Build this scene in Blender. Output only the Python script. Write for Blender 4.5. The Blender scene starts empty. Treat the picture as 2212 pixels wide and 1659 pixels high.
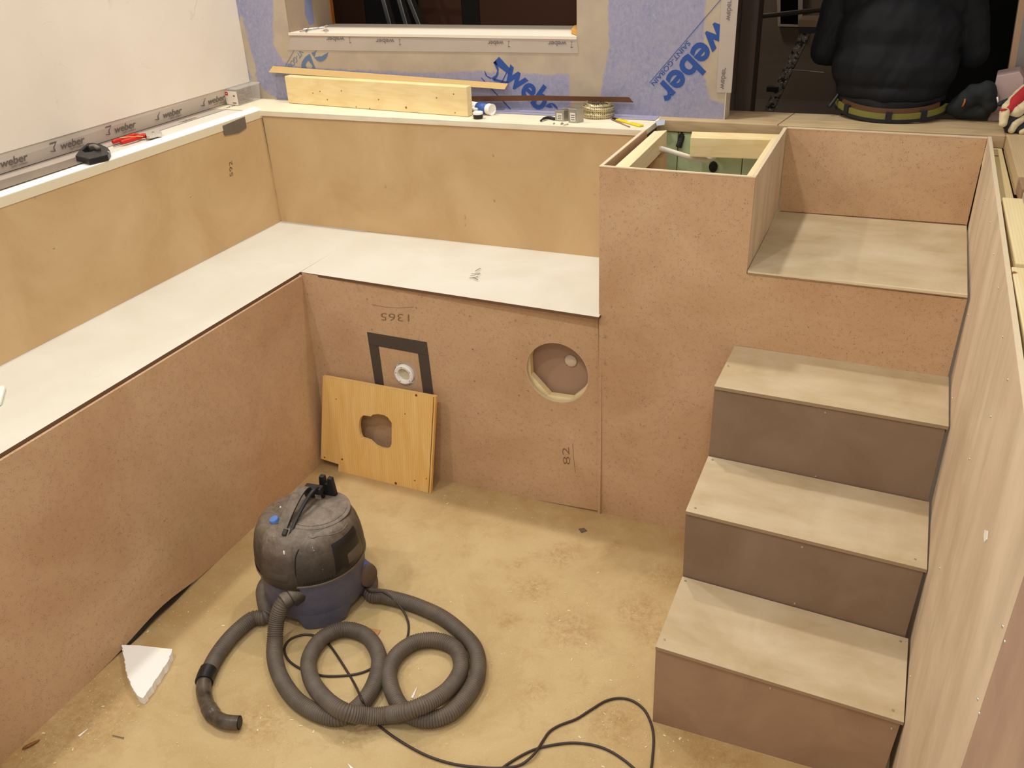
import bpy, bmesh, math, random
from mathutils import Vector as V, Matrix, noise
from mathutils.geometry import tessellate_polygon
random.seed(7)
SC = bpy.context.scene
COL = SC.collection
# ------------------------------------------------------------------ camera
CAMC = V((0.54025467, -3.00178553, 2.31814434))
CR = V((0.92247028, 0.38415135, -0.03842279)).normalized()
CF = V((-0.35552968, 0.80648993, -0.47241151)).normalized()
CU = CR.cross(CF).normalized()
CR = CF.cross(CU).normalized()
FPX = 1936.584
cam_d = bpy.data.cameras.new('camera')
cam = bpy.data.objects.new('camera', cam_d)
COL.objects.link(cam)
cam.matrix_world = Matrix(((CR.x, CU.x, -CF.x, CAMC.x), (CR.y, CU.y, -CF.y, CAMC.y), (CR.z, CU.z, -CF.z, CAMC.z), (0, 0, 0, 1)))
cam_d.sensor_width = 36
cam_d.lens = 36 * FPX / 2212
cam_d.clip_start = 0.05
SC.camera = cam
# ------------------------------------------------------------------ world, lamps, exposure
w = bpy.data.worlds.new('world'); SC.world = w; w.use_nodes = True
w.node_tree.nodes['Background'].inputs[0].default_value = (1.0, 0.97, 0.93, 1)
w.node_tree.nodes['Background'].inputs[1].default_value = 0.66
SC.view_settings.view_transform = 'Standard'
SC.view_settings.look = 'None'
SC.view_settings.exposure = 0.0
SC.view_settings.gamma = 1.0
SC.view_settings.use_curve_mapping = False
def lamp(x, y, z, watts, size=0.14, colr=(1.0, 0.965, 0.91)):
    d = bpy.data.lights.new('ceiling_or_fill_lamp', 'AREA'); d.shape = 'DISK'; d.size = size; d.energy = watts; d.color = colr
    o = bpy.data.objects.new('ceiling_or_fill_lamp', d); o.location = (x, y, z); COL.objects.link(o)
    return o
lamp(-2.22, 0.45, 3.75, 28)
lamp(-0.62, 0.45, 3.75, 28)
lamp(-2.22, -2.2, 3.75, 27)
lamp(-0.62, -2.3, 3.75, 27)
lamp(0.7, -3.3, 3.55, 30, 0.4)
lamp(-0.9, 2.9, 3.1, 9, 0.3)  # added fill that brightens the dark back room, no known fixture
# ------------------------------------------------------------------ geometry helpers
def U(px, py, ax, val):
    d = CF + CR * ((px - 1106) / FPX) - CU * ((py - 829.5) / FPX)
    return CAMC + d * ((val - CAMC[ax]) / d[ax])
def UP(px, py, P0, N):
    d = CF + CR * ((px - 1106) / FPX) - CU * ((py - 829.5) / FPX)
    return CAMC + d * ((P0 - CAMC).dot(N) / d.dot(N))
def col(h):
    r = []
    for i in (0, 2, 4):
        c = int(h[i:i + 2], 16) / 255
        r.append(c / 12.92 if c <= 0.04045 else ((c + 0.055) / 1.055) ** 2.4)
    return (*r, 1)
def origin_of(p):
    o = V((0, 0, 0))
    while p is not None:
        o += V(p.location); p = p.parent
    return o
class MB:
    def __init__(s): s.v = []; s.f = []; s.uv = None
    def add(s, vs, fs):
        n = len(s.v); s.v += [V(p) for p in vs]; s.f += [tuple(i + n for i in f) for f in fs]; return s
    def hexa(s, c):  # 8 corners: bottom 4, top 4
        return s.add(c, [(3, 2, 1, 0), (4, 5, 6, 7), (0, 1, 5, 4), (1, 2, 6, 5), (2, 3, 7, 6), (3, 0, 4, 7)])
    def box(s, lo, hi):
        x, y, z = lo; X, Y, Z = hi
        return s.hexa([(x, y, z), (X, y, z), (X, Y, z), (x, Y, z), (x, y, Z), (X, y, Z), (X, Y, Z), (x, Y, Z)])
    def obox(s, c, X, Y, Z):  # centre and three half vectors
        c, X, Y, Z = V(c), V(X), V(Y), V(Z)
        return s.hexa([c - X - Y - Z, c + X - Y - Z, c + X + Y - Z, c - X + Y - Z, c - X - Y + Z, c + X - Y + Z, c + X + Y + Z, c - X + Y + Z])
    def quad(s, q, off):  # a board: four corners and its thickness vector
        q = [V(p) for p in q]; off = V(off)
        return s.hexa([p + off for p in q] + q)
    def prism(s, loops, off):
        off = V(off); loops = [[V(p) for p in l] for l in loops]
        tri = tessellate_polygon(loops); flat = [p for l in loops for p in l]; n = len(flat)
        nrm = V((0, 0, 0))
        for a, b, c in tri: nrm += (flat[b] - flat[a]).cross(flat[c] - flat[a])
        if nrm.dot(off) > 0: tri = [(a, c, b) for a, b, c in tri]
        fs = list(tri) + [(c + n, b + n, a + n) for a, b, c in tri]; k = 0
        for l in loops:
            m = len(l)
            for i in range(m):
                a = k + i; b = k + (i + 1) % m
                fs.append((a, b, b + n, a + n))
            k += m
        return s.add(flat + [p + off for p in flat], fs)
    def tube(s, pts, r, seg=10, caps=True, closed=False):
        pts = [V(p) for p in pts]; n = len(pts); rs = r if isinstance(r, (list, tuple)) else [r] * n
        vs = []; fs = []; up = None
        for i, p in enumerate(pts):
            if closed: t = pts[(i + 1) % n] - pts[i - 1]
            else: t = pts[min(i + 1, n - 1)] - pts[max(i - 1, 0)]
            t = t.normalized() if t.length > 1e-9 else V((0, 0, 1))
            if up is None:
                up = V((0, 0, 1)) if abs(t.z) < 0.9 else V((1, 0, 0))
            a = t.cross(up)
            if a.length < 1e-5: a = t.cross(V((1, 0.3, 0.1)))
            a.normalize(); b = a.cross(t).normalized(); up = b
            for k in range(seg):
                w_ = 2 * math.pi * k / seg
                vs.append(p + a * math.cos(w_) * rs[i] + b * math.sin(w_) * rs[i])
        for i in range(n if closed else n - 1):
            j = (i + 1) % n
            for k in range(seg):
                l = (k + 1) % seg
                fs.append((i * seg + k, i * seg + l, j * seg + l, j * seg + k))
        if caps and not closed:
            fs.append(tuple(range(seg))[::-1]); fs.append(tuple((n - 1) * seg + k for k in range(seg)))
        return s.add(vs, fs)
    def lathe(s, prof, c, seg=32, axis=(0, 0, 1), ref=None, ell=1.0):
        ax = V(axis).normalized()
        a = V(ref) if ref is not None else (V((1, 0, 0)) if abs(ax.x) < 0.9 else V((0, 1, 0)))
        a = (a - ax * a.dot(ax)).normalized(); b = ax.cross(a); c = V(c); vs = []; fs = []
        for r, z in prof:
            for k in range(seg):
                t = 2 * math.pi * k / seg
                vs.append(c + ax * z + a * math.cos(t) * r + b * math.sin(t) * r * ell)
        for i in range(len(prof) - 1):
            for k in range(seg):
                l = (k + 1) % seg
                fs.append((i * seg + k, i * seg + l, (i + 1) * seg + l, (i + 1) * seg + k))
        if prof[0][0] > 1e-6: fs.append(tuple(range(seg))[::-1])
        if prof[-1][0] > 1e-6: fs.append(tuple((len(prof) - 1) * seg + k for k in range(seg)))
        return s.add(vs, fs)
    def ball(s, c, r, seg=14, rings=9, M=None):
        r = (r, r, r) if isinstance(r, (int, float)) else r
        vs = []; fs = []; c = V(c)
        for i in range(rings + 1):
            ph = math.pi * i / rings
            for k in range(seg):
                t = 2 * math.pi * k / seg
                p = V((r[0] * math.sin(ph) * math.cos(t), r[1] * math.sin(ph) * math.sin(t), -r[2] * math.cos(ph)))
                if M is not None: p = M @ p
                vs.append(c + p)
        for i in range(rings):
            for k in range(seg):
                l = (k + 1) % seg
                fs.append((i * seg + k, i * seg + l, (i + 1) * seg + l, (i + 1) * seg + k))
        return s.add(vs, fs)
    def caps(s, p0, r0, p1, r1, seg=14):  # tapered capsule
        p0, p1 = V(p0), V(p1); d = (p1 - p0).normalized(); pts = []; rs = []
        for i in range(5):
            a = math.pi / 2 * (1 - i / 4.5); pts.append(p0 - d * r0 * math.sin(a)); rs.append(max(r0 * math.cos(a), 1e-4))
        for i in range(1, 4): pts.append(p0.lerp(p1, i / 4)); rs.append(r0 + (r1 - r0) * i / 4)
        for i in range(5):
            a = math.pi / 2 * (i + .5) / 4.5; pts.append(p1 + d * r1 * math.sin(a)); rs.append(max(r1 * math.cos(a), 1e-4))
        return s.tube(pts, rs, seg)
    def mesh(s, name, off=V((0, 0, 0)), weld=True):
        me = bpy.data.meshes.new(name); me.from_pydata([p - off for p in s.v], [], s.f); me.update()
        bm = bmesh.new(); bm.from_mesh(me)
        if weld: bmesh.ops.remove_doubles(bm, verts=bm.verts, dist=1e-6)
        bmesh.ops.recalc_face_normals(bm, faces=bm.faces)
        bm.to_mesh(me); bm.free(); return me
    def build(s, name, mat, parent=None, smooth=False, bevel=0, label=None, kind=None, weld=True, loc=None, side=None):
        off = origin_of(parent)
        base = V((0, 0, 0))
        if loc is not None: base = V(loc); off = off + base
        me = s.mesh(name, off, weld)
        o = bpy.data.objects.new(name, me); COL.objects.link(o)
        if parent is not None: o.parent = parent
        o.location = base
        if mat is not None: me.materials.append(mat)
        if smooth:
            for p in me.polygons: p.use_smooth = True
        if smooth == 'auto':
            me.set_sharp_from_angle(angle=math.radians(40))
        if bevel:
            m = o.modifiers.new('bevel', 'BEVEL'); m.width = bevel; m.segments = 2; m.limit_method = 'ANGLE'
        if side is not None:
            me.materials.append(side)
            for p in me.polygons:
                if abs(p.normal.z) < .6: p.material_index = 1
        if label: o['label'] = label
        if kind: o['kind'] = kind
        return o
def tag(o, label, cat, group=None):
    o['label'] = label; o['category'] = cat
    if group: o['group'] = group
    return o
def thing(name, loc, label, cat, group=None):
    o = bpy.data.objects.new(name, None); COL.objects.link(o); o.location = loc; o.empty_display_size = 0.05
    return tag(o, label, cat, group)
def struct(o): o['kind'] = 'structure'; return o
def spline(pts, n=12, closed=False):
    pts = [V(p) for p in pts]; out = []; N = len(pts)
    for i in range(N if closed else N - 1):
        if closed: a, b, c, d = pts[i - 1], pts[i], pts[(i + 1) % N], pts[(i + 2) % N]
        else: a, b, c, d = pts[max(i - 1, 0)], pts[i], pts[i + 1], pts[min(i + 2, N - 1)]
        for k in range(n):
            t = k / n
            out.append(0.5 * ((2 * b) + (c - a) * t + (2 * a - 5 * b + 4 * c - d) * t * t + (3 * b - a - 3 * c + d) * t ** 3))
    if not closed: out.append(pts[-1])
    return out
def resample(pts, step):
    out = [pts[0]]; acc = 0
    for a, b in zip(pts, pts[1:]):
        L = (b - a).length
        if L < 1e-9: continue
        while acc + L >= step:
            t = (step - acc) / L; a = a.lerp(b, t); out.append(a); L = (b - a).length; acc = 0
            if L < 1e-9: break
        acc += L
    return out
def remesh(o, voxel, smooth_it=4, disp=None):
    m = o.modifiers.new('r', 'REMESH'); m.mode = 'VOXEL'; m.voxel_size = voxel
    if smooth_it:
        k = o.modifiers.new('s', 'SMOOTH'); k.iterations = smooth_it; k.factor = 0.5
    dg = bpy.context.evaluated_depsgraph_get(); dg.update()
    me = bpy.data.meshes.new_from_object(o.evaluated_get(dg))
    o.modifiers.clear(); mats = list(o.data.materials); o.data = me
    if not me.materials:
        for q in mats: me.materials.append(q)
    if disp:
        ns = [v.normal.copy() for v in me.vertices]
        for v, nn in zip(me.vertices, ns): v.co += nn * disp(v.co)
    for p in me.polygons: p.use_smooth = True
    return o
# ------------------------------------------------------------------ materials
class NT:
    def __init__(s, name):
        s.m = bpy.data.materials.new(name); s.m.use_nodes = True; s.t = s.m.node_tree
        s.b = s.t.nodes['Principled BSDF']; g = s.t.nodes.new('ShaderNodeNewGeometry'); s.pos = g.outputs['Position']
    def n(s, ty, **k):
        x = s.t.nodes.new(ty)
        for a, b in k.items(): setattr(x, a, b)
        return x
    def l(s, a, b): s.t.links.new(a, b)
    def mapped(s, sc, rot=(0, 0, 0)):
        m = s.n('ShaderNodeMapping'); m.inputs['Scale'].default_value = sc; m.inputs['Rotation'].default_value = rot
        s.l(s.pos, m.inputs[0]); return m.outputs[0]
    def noise(s, scale, detail=4, vec=None, rough=.55, dist=0):
        x = s.n('ShaderNodeTexNoise'); x.inputs['Scale'].default_value = scale; x.inputs['Detail'].default_value = detail
        x.inputs['Roughness'].default_value = rough; x.inputs['Distortion'].default_value = dist
        s.l(vec if vec is not None else s.pos, x.inputs['Vector']); return x.outputs['Fac']
    def ramp(s, fac, lo, hi, a=0., b=1.):
        x = s.n('ShaderNodeMapRange'); x.inputs[1].default_value = lo; x.inputs[2].default_value = hi
        x.inputs[3].default_value = a; x.inputs[4].default_value = b; s.l(fac, x.inputs[0]); return x.outputs[0]
    def math(s, op, a, b):
        x = s.n('ShaderNodeMath', operation=op)
        for i, q in enumerate((a, b)):
            if isinstance(q, (int, float)): x.inputs[i].default_value = q
            else: s.l(q, x.inputs[i])
        return x.outputs[0]
    def mix(s, fac, a, b, mode='MIX'):
        x = s.n('ShaderNodeMix', data_type='RGBA', blend_type=mode)
        if isinstance(fac, (int, float)): x.inputs[0].default_value = fac
        else: s.l(fac, x.inputs[0])
        for i, q in ((6, a), (7, b)):
            if isinstance(q, tuple): x.inputs[i].default_value = q
            else: s.l(q, x.inputs[i])
        return x.outputs[2]
    def done(s, c, rough=.8, metal=0, spec=.3, bump=None, bs=.2, bd=.002):
        if isinstance(c, tuple): s.b.inputs['Base Color'].default_value = c
        else: s.l(c, s.b.inputs['Base Color'])
        if isinstance(rough, (int, float)): s.b.inputs['Roughness'].default_value = rough
        else: s.l(rough, s.b.inputs['Roughness'])
        s.b.inputs['Metallic'].default_value = metal; s.b.inputs['Specular IOR Level'].default_value = spec
        if bump is not None:
            x = s.n('ShaderNodeBump'); x.inputs['Strength'].default_value = bs; x.inputs['Distance'].default_value = bd
            s.l(bump, x.inputs['Height']); s.l(x.outputs[0], s.b.inputs['Normal'])
        return s.m
def plain(name, h, rough=.6, metal=0, spec=.4, var=.12, scale=30, dust=None, dustamt=.5):
    t = NT(name); c = col(h); d = tuple(q * (1 - var) for q in c[:3]) + (1,)
    k = t.mix(t.noise(scale), d, c)
    if dust:
        k = t.mix(t.ramp(t.noise(14, 6, rough=.65), .38, .7, 0.05, dustamt), k, col(dust))
    return t.done(k, rough, metal, spec)
def board(name, ca, cb, speck=.5, spcol='4a3522', streak=None, bl=(.35, .65), fine=.12, sp=.62, scale=2.2):
    """Fibrous cement-bonded board: blotches, short fibres, dark specks and scuffs."""
    t = NT(name)
    k = t.mix(t.ramp(t.noise(scale, 5, rough=.6, dist=.6), *bl), col(ca), col(cb))
    if streak:
        k = t.mix(t.ramp(t.noise(1, 5, t.mapped(streak[0], streak[1] if len(streak) > 1 else (0, 0, 0)), .62), .42, .7, 0, .4), k, col(streak[2]))
    f = t.noise(260, 3, rough=.7, dist=1.5)
    k = t.mix(t.ramp(f, .3, .7, 0, fine), k, tuple(q * .45 for q in col(ca)[:3]) + (1,))
    s1 = t.ramp(t.noise(360, 2, rough=.5, dist=.8), sp, sp + .07)
    s2 = t.ramp(t.noise(60, 2), .45, .6)
    k = t.mix(t.math('MULTIPLY', t.math('MULTIPLY', s1, s2), speck), k, col(spcol))
    s3 = t.ramp(t.noise(7, 7, rough=.75, dist=2.5), .66, .72, 0, .28)
    k = t.mix(s3, k, col(spcol))
    return t.done(k, .78, 0, .25, f, .12, .001)
M = {}
M['upper'] = board('tan_board', 'cfb185', 'c1a073', .35, fine=.08, sp=.66)
M['face'] = board('speckled_board', 'cdaa84', 'bd9770', .75, fine=.14, sp=.585)
M['seat'] = board('pale_board_seat', 'd5d0c2', 'cdc6b4', .15, '8a7660', fine=.04, sp=.70)
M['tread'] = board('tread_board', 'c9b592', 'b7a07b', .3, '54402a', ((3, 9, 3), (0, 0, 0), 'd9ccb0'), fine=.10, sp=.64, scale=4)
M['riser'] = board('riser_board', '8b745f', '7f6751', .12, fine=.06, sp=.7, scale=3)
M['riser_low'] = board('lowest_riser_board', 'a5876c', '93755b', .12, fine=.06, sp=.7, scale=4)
M['side'] = board('side_board', 'd9c4a6', 'c9b092', .1, '6a5440', ((14, 9, 1.6), (0, 0, 0), 'a0866c'), fine=.05, sp=.70)
M['side2'] = board('side_board_rosy', 'b5967c', 'a68672', .1, '6a5440', ((14, 9, 1.6), (0, 0, 0), '937664'), fine=.05, sp=.70)
M['edge'] = plain('cut_board_edge', '6f5138', .8)
M['treadedge'] = plain('tread_cut_edge', '9c8463', .8)
M['edgelight'] = plain('pale_cut_edge', 'dcc7a4', .8)
def wood(name, a, b, d, dirv, knots=True, sc=1.0, ring=22):
    t = NT(name); m = t.n('ShaderNodeMapping')
    m.inputs['Scale'].default_value = tuple((1.1 if q else ring * 1.2) * sc for q in dirv)
    t.l(t.pos, m.inputs[0])
    g = t.noise(1.0, 4, m.outputs[0], .6, 1.2)
    wv = t.n('ShaderNodeTexWave'); wv.inputs['Scale'].default_value = 1.6; wv.inputs['Distortion'].default_value = 5; wv.inputs['Detail'].default_value = 3
    t.l(m.outputs[0], wv.inputs['Vector'])
    k = t.mix(t.ramp(g, .3, .7), col(a), col(b))
    k = t.mix(t.ramp(wv.outputs['Fac'], .55, .95, 0, .2), k, col(d))
    if knots:
        vo = t.n('ShaderNodeTexVoronoi'); vo.inputs['Scale'].default_value = 9; t.l(t.pos, vo.inputs['Vector'])
        k = t.mix(t.ramp(vo.outputs['Distance'], .10, .06), k, col('8a5a2c'))
    return t.done(k, .65, 0, .3, g, .1, .001)
M['pine_x'] = wood('pale_pine', 'ecd8a6', 'e2c78c', 'cfae6e', (1, 0, 0))
M['pine_y'] = wood('pale_pine_lengthwise', 'eddcb4', 'e4cd9c', 'd2b27c', (0, 1, 0))
M['pine_z'] = wood('upright_pine', 'dcb98a', 'cda572', 'b98c58', (0, 0, 1), False)
M['old'] = wood('weathered_plank', 'c3ab84', 'ac916a', '8d7250', (1, 0, 0), False)
M['ledge'] = wood('pale_ledge_wood', 'e4d9c2', 'dccfb0', 'd0be9a', (1, 0, 0), False)
M['plank'] = wood('dusty_pine_plank', 'e8d6a8', 'dcc48e', 'c8ab70', (0, 1, 0), True)
M['plank_old'] = wood('worn_plank', 'c9b088', 'b89c72', '9b7c54', (0, 1, 0), False)
M['ply'] = wood('orange_plywood', 'f0ca84', 'e6b868', 'cc9247', (0, 0, 1), False, 1.0, 15)
M['plyedge'] = plain('plywood_edge', 'caa05c')
M['chip'] = plain('cork_like_sawn_strip', 'c8a66a', .8, var=.3, scale=300)
M['strip'] = plain('dark_hardboard', '5e381c', .5, var=.3, scale=60)
def marble():
    t = NT('white_marble_wall')
    k = t.mix(t.ramp(t.noise(2.2, 5), .3, .7), col('e6dacb'), col('ddd0bf'))
    v = t.noise(1.5, 5, t.mapped((1, 1, .55), (.5, 0, 0)), .5, .7)
    d = t.math('ABSOLUTE', t.math('SUBTRACT', v, .5), 0)
    vein = t.math('MULTIPLY', t.ramp(d, .0, .010, 1, 0), t.ramp(t.noise(3.5, 3), .5, .66, 0, .42))
    k = t.mix(vein, k, col('a89c90'))
    v2 = t.noise(3.6, 6, t.mapped((1, .6, 1), (.8, 0, 0)), .6, .9); d2 = t.math('ABSOLUTE', t.math('SUBTRACT', v2, .52), 0)
    k = t.mix(t.math('MULTIPLY', t.ramp(d2, 0, .005, 1, 0), t.ramp(t.noise(5.1, 2), .56, .7, 0, .35)), k, col('9a9088'))
    return t.done(k, .35, 0, .4)
M['marble'] = marble()
def membrane():
    t = NT('blue_membrane_with_mortar')
    at = t.n('ShaderNodeAttribute'); at.attribute_name = 'mortar'
    m = t.math('ADD', at.outputs['Fac'], t.math('MULTIPLY', t.math('SUBTRACT', t.noise(22, 6, rough=.7), .5), .7))
    b = t.mix(t.ramp(t.noise(60, 8, t.mapped((1, 1, .7)), .85, .2), .30, .72), col('6d7599'), col('a9a3ae'))
    b = t.mix(t.ramp(t.noise(7, 6, rough=.7), .38, .70, 0, .6), b, col('a096a4'))
    b = t.mix(t.ramp(t.noise(60, 4, rough=.8), .62, .74, 0, .4), b, col('c0b2b4'))
    g = t.mix(t.ramp(t.noise(9, 5), .3, .7), col('b5a48c'), col('a69683'))
    return t.done(t.mix(t.ramp(m, .42, .62), b, g), .7, 0, .3, t.noise(90, 4), .15, .002)
M['membrane'] = membrane()
M['tape'] = plain('grey_fleece_tape', 'b5a698', .7, var=.15, scale=8)
M['tapewall'] = plain('grey_fleece_tape_pale', 'cfc2b4', .7, var=.15, scale=8)
M['ink'] = plain('grey_printed_ink', '71675f', .7)
M['ink_reflected'] = plain('painted_print_reflection', '8a7d72', .7)
M['blue'] = plain('blue_printed_ink', '264a90', .5, var=.1)
M['blue_pale'] = plain('blue_ink_under_mortar', '5f7596', .6, var=.2, scale=20)
M['pencil'] = plain('pencil_line', '5f4a36', .8)
M['white'] = plain('white_plastic', 'f0ece4', .35, var=.04)
M['trim'] = plain('white_edge_profile', 'fbf6ec', .4, var=.03)
M['cream'] = plain('cream_plastic', 'efe6d2', .35, var=.06)
M['duct'] = plain('grey_duct_tape', '6e6458', .5, var=.15)
M['darktape'] = plain('dark_adhesive_tape', '54483f', .6, var=.3, scale=40)
M['steel'] = plain('zinc_steel', 'b7b2a8', .35, .9, var=.25, scale=80)
M['screw'] = plain('screw_head', 'cfc8b8', .3, .85, var=.2)
M['black'] = plain('black_plastic', '1b1a1a', .45)
M['rubber'] = plain('black_rubber', '262220', .6)
M['foam'] = plain('white_polystyrene', 'f6f2ea', .85, var=.05, scale=120)
M['red'] = plain('red_handle', 'c8241a', .35)
M['yellow'] = plain('yellow_plastic', 'e8d020', .35)
M['sill'] = plain('pale_sill', 'e4d6c2', .6, var=.1, scale=8)
def floor_mat():
    t = NT('dusty_board_floor')
    at = t.n('ShaderNodeAttribute'); at.attribute_name = 'stain'
    k = t.mix(t.ramp(t.noise(2.4, 6, rough=.6, dist=.8), .35, .65), col('c6ae80'), col('b79d6e'))
    k = t.mix(t.ramp(t.noise(9, 6, rough=.75, dist=.5), .5, .72, 0, .5), k, col('a98a5c'))
    ae = t.n('ShaderNodeAttribute'); ae.attribute_name = 'edge_tone'
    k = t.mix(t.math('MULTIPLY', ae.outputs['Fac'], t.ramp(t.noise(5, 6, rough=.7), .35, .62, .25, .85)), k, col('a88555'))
    st = t.math('MULTIPLY', at.outputs['Fac'], t.ramp(t.noise(38, 8, rough=.85, dist=.3), .44, .6))
    k = t.mix(t.math('MULTIPLY', st, .5), k, col('946a38'))
    k = t.mix(t.ramp(t.noise(45, 7, rough=.85, dist=2), .6, .72, 0, .45), k, col('866433'))
    k = t.mix(t.ramp(t.noise(170, 3, rough=.7, dist=1), .6, .72, 0, .35), k, col('f0dca6'))
    return t.done(k, .85, 0, .2, t.noise(120, 5), .25, .003)
M['floor'] = floor_mat()
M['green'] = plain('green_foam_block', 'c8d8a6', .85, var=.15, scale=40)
def dusty(name, base, dst, lo, hi, amt, rough=.5):
    t = NT(name); g = t.n('ShaderNodeNewGeometry'); x = t.n('ShaderNodeSeparateXYZ'); t.l(g.outputs['Normal'], x.inputs[0])
    k = t.mix(t.noise(9, 5), tuple(q * .75 for q in col(base)[:3]) + (1,), col(base))
    up = t.ramp(x.outputs['Z'], lo, hi, .10, 1)
    n = t.ramp(t.noise(26, 7, rough=.75, dist=.5), .30, .68, .25, 1)
    k = t.mix(t.math('MULTIPLY', t.math('MULTIPLY', up, n), amt), k, col(dst))
    k = t.mix(t.ramp(t.noise(150, 3, rough=.7), .64, .72, 0, .35), k, col(dst))
    return t.done(k, rough, 0, .4)
M['vacdark'] = dusty('dusty_black_shell', '2c2724', '8a7a68', .05, .75, .85)
M['vactop'] = dusty('dusty_shell_top', '4a423b', '958674', .1, .8, .9, .7)
M['vacblue'] = dusty('dusty_blue_tub', '52556f', '84796e', -.6, .9, .8, .55)
M['hose'] = plain('grey_ribbed_hose', '5d5248', .5, var=.3, scale=12, dust='8c7b66', dustamt=.35)
M['wand'] = plain('scuffed_black_tube', '33291f', .35, var=.5, scale=30, dust='7a6c5c', dustamt=.6)
M['cable'] = plain('dark_cable', '3d3129', .5, var=.3, scale=60)
M['button'] = plain('blue_button', '5b7fc0', .4)
M['rimblue'] = plain('blue_plastic', '5a64a0', .5, var=.2, scale=30)
M['disc'] = plain('brown_dusty_disc', '6c5748', .7, var=.3, scale=20)
# ------------------------------------------------------------------ writing helpers
def text_polys(body, bold=0.0):
    cu = bpy.data.curves.new('t', 'FONT'); cu.body = body; cu.offset = bold; cu.resolution_u = 4
    o = bpy.data.objects.new('t', cu); COL.objects.link(o)
    dg = bpy.context.evaluated_depsgraph_get(); dg.update()
    me = bpy.data.meshes.new_from_object(o.evaluated_get(dg))
    vs = [v.co.copy() for v in me.vertices]; fs = [tuple(p.vertices) for p in me.polygons]
    bpy.data.objects.remove(o); bpy.data.curves.remove(cu); bpy.data.meshes.remove(me)
    x0 = min(v.x for v in vs); x1 = max(v.x for v in vs)
    return vs, fs, x0, x1
TXT = {}
def write(mb, body, P, Q, up, xh, lift, bold=0.0):
    """Flat lettering: baseline from P to Q, 'up' direction, xh = height of a lowercase x in metres."""
    if (body, bold) not in TXT: TXT[(body, bold)] = text_polys(body, bold)
    vs, fs, x0, x1 = TXT[(body, bold)]
    X = (Q - P) / (x1 - x0); Y = up.normalized() * (xh / 0.52)
    mb.add([P + X * (v.x - x0) + Y * v.y + lift for v in vs], fs)
def arrow_mark(mb, P, X, Y, lift):  # the wave symbol printed before the word: a corner and a swoosh
    def q(a, b): return P + X * a + Y * b + lift
    mb.add([q(0, .85), q(.1, 1), q(.75, 1), q(.62, .85)], [(0, 1, 2, 3)])
    mb.add([q(.62, .85), q(.75, 1), q(.5, .45), q(.4, .5)], [(0, 1, 2, 3)])
    mb.add([q(.4, .5), q(.5, .45), q(.62, .05), q(.5, .0)], [(0, 1, 2, 3)])
    mb.add([q(.1, .1), q(.5, 0), q(.5, .08), q(.1, .2)], [(0, 1, 2, 3)])
def pen(mb, pts, ax, val, lift, r=.0013):
    mb.tube([U(*p, ax, val) + V(lift) for p in pts], r, 5)
def screws(parent, pts, mat='screw', r=.0042, name='screw', dz=None):
    """pts: (position, normal)"""
    for p, nrm in pts:
        n = V(nrm).normalized()
        m = MB(); m.lathe([(r, -.001), (r, .0006), (r * .82, .0018), (r * .3, .0019), (r * .3, .0008), (0, .0008)], V(p), 12, n)
        m.build(name, M[mat], parent, smooth='auto')
# ================================================================== THE POOL SHELL
T = .012
FX, BX = -2.262, -1.770   # upper panel and bench front along the left
# floor --------------------------------------------------------------
fl = MB(); nx, ny = 120, 160
gx0, gx1, gy0, gy1 = -2.3, .86, -2.6, .02
for j in range(ny + 1):
    for i in range(nx + 1):
        fl.v.append(V((gx0 + (gx1 - gx0) * i / nx, gy0 + (gy1 - gy0) * j / ny, 0)))
for j in range(ny):
    for i in range(nx):
        a = j * (nx + 1) + i; fl.f.append((a, a + 1, a + nx + 2, a + nx + 1))
fo = struct(fl.build('floor', M['floor']))
at = fo.data.attributes.new('stain', 'FLOAT', 'POINT')
ST = [(1150, 1270, .10), (1230, 1360, .13), (1380, 1320, .12), (1330, 1180, .05), (1420, 1370, .1), (1160, 1490, .06), (1250, 1180, .03),
      (1480, 1560, .10), (1560, 1640, .12), (180, 1560, .2), (60, 1620, .2), (1330, 1560, .12), (900, 1350, .03), (780, 1580, .1), (560, 1560, .12),
      (1210, 1200, .10), (1440, 1240, .1), (1100, 1340, .06), (1120, 1220, .05)]
STP = [(U(x, y, 2, 0), r) for x, y, r in ST]
vals = []
for v in fo.data.vertices:
    s = 0
    for p, r in STP:
        s = max(s, 1 - ((v.co - p).length / r) ** 2)
    vals.append(max(0, min(1, s)))
at.data.foreach_set('value', vals)
at = fo.data.attributes.new('edge_tone', 'FLOAT', 'POINT'); vals = []  # browner towards the bench fronts and in front of the stairs
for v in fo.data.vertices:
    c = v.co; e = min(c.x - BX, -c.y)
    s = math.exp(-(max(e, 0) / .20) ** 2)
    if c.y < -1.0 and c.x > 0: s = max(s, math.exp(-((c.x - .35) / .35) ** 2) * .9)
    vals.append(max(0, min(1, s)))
at.data.foreach_set('value', vals)
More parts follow.
